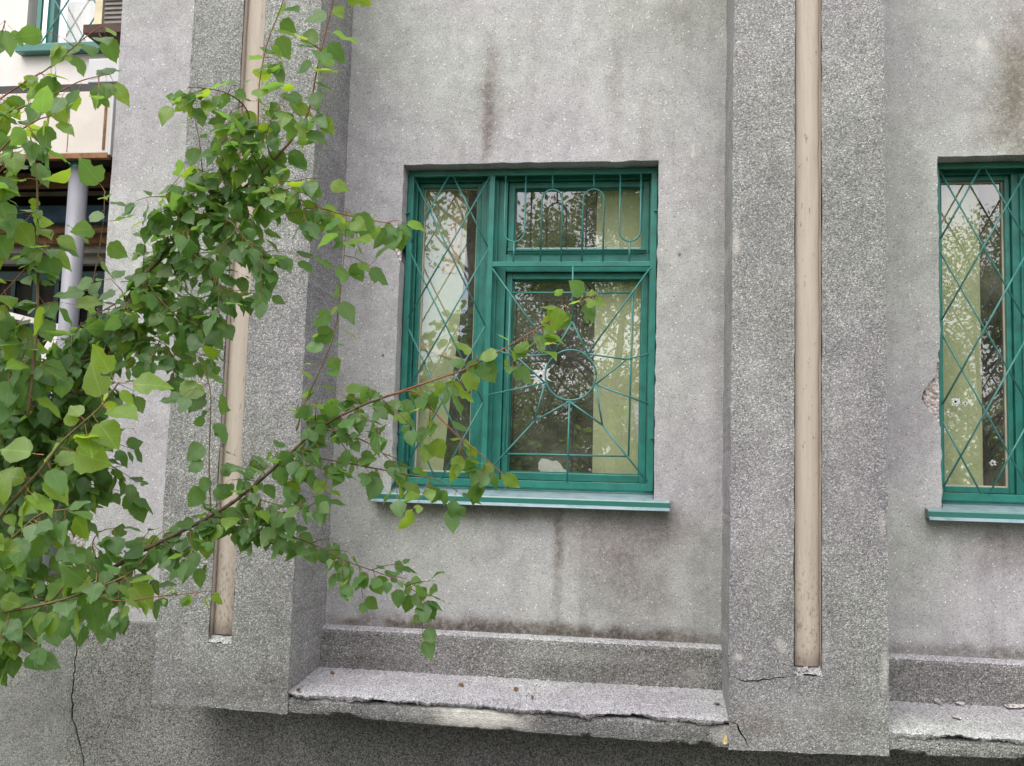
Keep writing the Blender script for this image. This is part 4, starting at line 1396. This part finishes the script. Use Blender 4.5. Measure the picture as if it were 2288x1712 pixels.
# shoots in the upper left corner, a little nearer
Y2 = -2.15
branch([(-140, 330, Y2), (-60, 262, Y2), (0, 214, Y2), (63, 172, Y2), (105, 147, Y2), (189, 77, Y2), (222, 56, Y2)], 0.004, 0.0013, 0.062, 0.027, 8, 0.06, 0.45, 0.3, m_redtwig, roots=R(1.9))
branch([(-120, 330, Y2), (-40, 268, Y2), (40, 235, Y2), (119, 203, Y2), (175, 175, Y2), (235, 160, Y2)], 0.0036, 0.0013, 0.060, 0.026, 6, 0.06, 0.45, 0.3, m_redtwig, roots=R(1.8))
branch([(60, 900, Y2), (78, 720, Y2), (82, 580, Y2), (81, 480, Y2), (80, 400, Y2), (72, 330, Y2), (60, 270, Y2)], 0.005, 0.0014, 0.074, 0.024, 4, 0.06, 0.35, 0.10, droop=0.6)
branch([(-60, 420, Y2 - .15), (-10, 340, Y2 - .15), (35, 290, Y2 - .15), (75, 262, Y2 - .15), (110, 250, Y2 - .15)], 0.004, 0.0014, 0.074, 0.018, 10, 0.06, 0.3, 0.2, m_redtwig, roots=R(1.7))
branch([(-90, 740, Y2), (-30, 670, Y2), (20, 620, Y2), (77, 553, Y2), (115, 500, Y2)], 0.0035, 0.0013, 0.076, 0.026, 5, 0.06, 0.45, 0.2, m_redtwig, roots=R(1.3))
branch([(-80, 560, Y2), (-30, 470, Y2), (5, 400, Y2), (25, 330, Y2)], 0.0035, 0.0013, 0.076, 0.028, 4, 0.06, 0.35, 0.2, roots=R(1.5))
branch([(-60, 900, Y2), (10, 830, Y2), (60, 740, Y2), (30, 690, Y2)], 0.0035, 0.0013, 0.072, 0.022, 8, 0.08, 0.1, 0.2, roots=R(1.1))
branch([(-60, 150, Y2), (-20, 120, Y2), (0, 80, Y2), (12, 45, Y2)], 0.003, 0.0013, 0.062, 0.04, 0, 0.05, 0.2, 0.4, roots=R(2.1))
# long lower branch, reaching in front of the window
Y3 = -1.85
branch([(-160, 1345, Y3), (-60, 1325, Y3), (60, 1300, Y3), (154, 1277, Y3), (304, 1192, Y3), (425, 1131, Y3), (500, 1088, Y3)], 0.008, 0.005, 0.054, 0.014, 36, 0.11, 0.02, 0.38, m_bark, roots=R(0.55))
branch([(500, 1088, Y3), (560, 1040, Y3), (620, 985, Y3), (690, 925, Y3), (773, 880, Y3), (839, 855, Y3)], 0.0048, 0.0033, 0.052, 0.014, 38, 0.12, 0.08, 0.0, m_bark)
branch([(839, 855, Y3), (937, 821, Y3), (1003, 798, Y3), (1091, 752, Y3), (1209, 680, Y3), (1285, 636, Y3)], 0.0032, 0.0012, 0.058, 0.024, 11, 0.05, 0.55, 0.0, m_redtwig)
branch([(839, 855, Y3), (895, 847, Y3), (950, 903, Y3), (1000, 952, Y3), (1036, 979, Y3), (1085, 1022, Y3)], 0.003, 0.0012, 0.058, 0.030, 9, 0.06, 0.45, 0.1, m_redtwig)
branch([(620, 985, Y3), (690, 990, Y3), (773, 1005, Y3), (875, 1024, Y3), (943, 1037, Y3), (987, 1060, Y3)], 0.003, 0.0012, 0.060, 0.030, 10, 0.07, 0.3, 0.05, m_twig)
branch([(690, 925, Y3), (740, 935, Y3), (800, 960, Y3), (850, 1000, Y3)], 0.0026, 0.0011, 0.056, 0.022, 10, 0.07, 0.15, 0.0)
branch([(425, 1131, Y3), (472, 1118, Y3), (554, 1145, Y3), (608, 1156, Y3), (661, 1170, Y3), (751, 1213, Y3), (850, 1250, Y3), (918, 1292, Y3)], 0.0034, 0.0012, 0.054, 0.018, 20, 0.08, 0.08, 0.0, m_bark)
branch([(530, 1070, Y3), (600, 1090, Y3 - .03), (650, 1100, Y3 - .03), (690, 1080, Y3 - .03)], 0.0026, 0.001, 0.054, 0.018, 16, 0.08, 0.05, 0.0)
branch([(455, 1105, Y3), (452, 991, Y3), (455, 854, Y3), (440, 800, Y3), (424, 765, Y3)], 0.0026, 0.001, 0.066, 0.022, 3, 0.05, 0.15, 0.1, droop=0.7)
branch([(640, 930, Y3), (660, 868, Y3), (687, 809, Y3), (722, 721, Y3), (736, 623, Y3), (746, 514, Y3), (748, 450, Y3)], 0.0032, 0.001, 0.070, 0.022, 2, 0.05, 0.2, 0.05, m_twig, droop=0.6)
branch([(330, 1185, Y3), (290, 1230, Y3 - .04), (240, 1260, Y3 - .05), (180, 1290, Y3 - .05)], 0.0028, 0.001, 0.054, 0.017, 18, 0.09, 0.0, 0.0)
branch([(220, 1235, Y3), (200, 1180, Y3 - .04), (215, 1150, Y3 - .05), (250, 1140, Y3 - .05)], 0.0026, 0.001, 0.054, 0.024, 10, 0.08, 0.0, 0.0)
# lower left shoots, nearer still
Y4 = -2.65
branch([(-160, 1360, Y4), (-60, 1330, Y4), (20, 1320, Y4), (120, 1300, Y4), (210, 1270, Y4), (270, 1245, Y4)], 0.006, 0.0016, 0.056, 0.016, 10, 0.07, 0.25, 0.45, roots=[TRUNK + Vector((0.05, -0.02, 0.6)), Vector((-2.2, -2.5, 0.9))])
branch([(-80, 1270, Y4), (-20, 1210, Y4), (40, 1150, Y4), (90, 1110, Y4), (150, 1100, Y4)], 0.004, 0.0015, 0.058, 0.015, 8, 0.07, 0.25, 0.4, roots=[TRUNK + Vector((0.05, -0.02, 0.8)), Vector((-2.2, -2.5, 1.1))])
branch([(-80, 1420, Y4), (-20, 1390, Y4), (40, 1360, Y4), (80, 1390, Y4)], 0.004, 0.0015, 0.060, 0.016, 6, 0.06, 0.1, 0.4, roots=[TRUNK + Vector((0.05, -0.02, 0.4)), Vector((-2.2, -2.5, 0.75))])
branch([(200, 1290, Y4), (268, 1299, Y4), (330, 1290, Y4), (400, 1283, Y4), (455, 1276, Y4)], 0.0018, 0.0008, 0.030, 0.020, 0, 0.03, 0.7, 0.1, m_redtwig)
# nearest shoot with large bright leaves
Y5 = -3.1
branch([(-150, 1270, Y5), (-40, 1160, Y5), (45, 1063, Y5), (98, 1002, Y5), (133, 956, Y5), (175, 917, Y5), (217, 879, Y5), (257, 826, Y5)], 0.0034, 0.0012, 0.052, 0.0125, 0, 0.05, 0.95, 0.42, m_twig, droop=0.30, roots=[TRUNK + Vector((0.06, -0.03, 0.9)), Vector((-1.9, -2.7, 1.25))])

for q_, sz in (((985, 1068), .075), ((978, 1080), .06), ((990, 1085), .07)):
    add_leaf(at(q_[0], q_[1], Y3), UP, Vector((0.1, 0, -1)), sz, False, tree.children[-1], 2.2)
# leaves: the 300 that show largest are parts of their branches, the rest one mass
scored = []
for i, (M4, k, br, bo, s) in enumerate(leaves):
    c = M4 @ Vector((0, 0.45, 0))
    x, y, d = view(c)
    n = (M4.to_3x3() @ Vector((0, 0, 1))).normalized()
    face = abs(n.dot((CAM - c).normalized()))
    ok = -20 < x < 2300 and -20 < y < 1730
    scored.append(((s / d) * (0.35 + face) * (1 if ok else 0.01), i))
scored.sort(reverse=True)
single = {i for _, i in scored[:300]}
for i in sorted(single):
    M4, k, br, bo, s = leaves[i]
    o = bpy.data.objects.new('leaf', LEAF_ME[1 if br else 0][k])
    COL.objects.link(o)
    o.parent = bo
    o.matrix_basis = M4
vv, ff, mm, ll = [], [], [], []
for i, (M4, k, br, bo, s) in enumerate(leaves):
    if i in single:
        continue
    v, f, m = LEAF[k]
    A = np.array(M4)
    P = np.array(v) @ A[:3, :3].T + A[:3, 3]
    b = len(vv)
    vv += P.tolist()
    ll += v
    ff += [tuple(q + b for q in t) for t in f]
    mm += [2 if t else (1 if br else 0) for t in m]
me = bpy.data.meshes.new('foliage')
me.from_pydata(vv, [], ff)
for m in (m_leaf, m_leaf_bright, m_petiole):
    me.materials.append(m)
me.polygons.foreach_set('material_index', mm)
me.polygons.foreach_set('use_smooth', [True] * len(ff))
leaf_uv(me, np.array(ll))
fo = link('foliage', me, tree)
fo['kind'] = 'stuff'
print('LEAVES', len(leaves))


# ------------------------------------------------------------------ trees across the yard, mirrored in the panes
def yard_tree(x, y, h, rad, z0, n, leaf, seed, label, narrow=1.0):
    r = np.random.default_rng(seed)
    rr = random.Random(seed)
    t = empty('tree', (x, y, 0))
    tag(t, label, 'tree', 'trees across the yard')
    tb = MB()
    top = Vector((x + rr.uniform(-.3, .3), y, h * 0.85))
    tb.tube(smooth_path([(x, y, -0.1), (x + .08, y, h * .2), (x - .06, y + .05, h * .45), top], 6), [0.17 * h / 9 * (1 - 0.045 * i) + 0.01 for i in range(19)], 8)
    cl = []
    for k in range(30):
        a, u = rr.uniform(0, 6.28), rr.random()
        zc = z0 + (h - z0) * u
        prof = math.sin(math.pi * min(1, 0.12 + 0.88 * u) ** 0.8) * 0.9 + 0.15
        q = rad * prof * rr.uniform(0.35, 1.0) * narrow
        c = Vector((x + math.cos(a) * q, y + math.sin(a) * q, zc))
        cl.append((c, rad * rr.uniform(0.18, 0.40)))
        s = Vector((x, y, max(z0 * .6, zc - q * 0.9)))
        tb.tube([s, s.lerp(c, 0.5) + Vector((0, 0, -.08)), c], [0.04, 0.025, 0.008], 5)
    tb.build('trunk', m_bark, t, smooth=True)
    idx = r.integers(0, len(cl), n)
    C = np.array([c for c, _ in cl])[idx]
    S = np.array([q for _, q in cl])[idx]
    d = r.normal(size=(n, 3))
    d /= np.linalg.norm(d, axis=1)[:, None]
    P = C + d * (S * r.uniform(0.3, 1.15, n) ** 0.6)[:, None]
    u = r.normal(size=(n, 3))
    u /= np.linalg.norm(u, axis=1)[:, None]
    w = np.cross(u, d + r.normal(size=(n, 3)) * .5)
    w /= np.linalg.norm(w, axis=1)[:, None] + 1e-6
    L = leaf * r.uniform(.6, 1.3, n)[:, None]
    V = np.stack([P - u * L, P + w * L * .55, P + u * L, P - w * L * .55], 1).reshape(-1, 3)
    F = np.arange(4 * n).reshape(-1, 4)
    me = bpy.data.meshes.new('crown')
    me.from_pydata(V.tolist(), [], F.tolist())
    me.materials.append(m_far_leaf)
    o = link('crown', me, t)
    return t


yard_tree(-2.6, -9.2, 9.5, 2.1, 5.0, 8000, 0.055, 1, 'tall loose-crowned tree mirrored at the top of the lattice light')
yard_tree(-0.7, -15.0, 8.2, 2.4, 1.0, 44000, 0.046, 2, 'dark dense tree mirrored in the pane behind the ringed star')
yard_tree(6.4, -15.5, 6.0, 3.2, 0.4, 44000, 0.048, 3, 'round leafy tree mirrored in the window cut by the photo edge')
yard_tree(-6.6, -17.0, 4.3, 2.8, 0.6, 18000, 0.065, 4, 'broad low tree mirrored low in the narrow lattice light')
yard_tree(2.2, -17.0, 7.4, 2.8, 0.8, 20000, 0.065, 5, 'round-headed tree across the yard between its taller neighbours')
yard_tree(-2.6, -20.0, 7.6, 2.6, 0.8, 24000, 0.055, 8, 'rounded tree half hidden behind the dark one across the yard')
yard_tree(11.5, -18.0, 6.4, 3.2, 0.6, 18000, 0.065, 6, 'leafy tree at the far end of the yard')
# clipped hedge closing the yard
r_ = np.random.default_rng(5)
n_ = 30000
P_ = np.stack([r_.uniform(-22, 24, n_), -22 + r_.normal(0, .5, n_), r_.uniform(0, 1, n_) ** .8 * (2.6 + 0.5 * np.sin(np.linspace(0, 40, n_)))], 1)
u_ = r_.normal(size=(n_, 3)); u_ /= np.linalg.norm(u_, axis=1)[:, None]
w_ = np.cross(u_, r_.normal(size=(n_, 3))); w_ /= np.linalg.norm(w_, axis=1)[:, None]
V_ = np.stack([P_ - u_ * .13, P_ + w_ * .08, P_ + u_ * .13, P_ - w_ * .08], 1).reshape(-1, 3)
me = bpy.data.meshes.new('hedge')
me.from_pydata(V_.tolist(), [], np.arange(4 * n_).reshape(-1, 4).tolist())
me.materials.append(m_far_leaf)
tag(link('hedge', me), 'long leafy hedge closing the far side of the yard', 'hedge')

# ------------------------------------------------------------------ put each Empty at the base of its thing
for o in [q for q in sc.objects if q.type == 'EMPTY' and q.parent is None]:
    pts = [v.co for c in o.children for v in (c.data.vertices if c.type == 'MESH' else [])]
    if not pts:
        continue
    xs = [p.x for p in pts]
    ys = [p.y for p in pts]
    base = Vector(((min(xs) + max(xs)) / 2, (min(ys) + max(ys)) / 2, min(p.z for p in pts)))
    if o.name.startswith(('tree', 'poplar')):
        base = o.location.copy()
    o.location = base
    for c in o.children:
        c.matrix_parent_inverse = Matrix.Translation(-base)
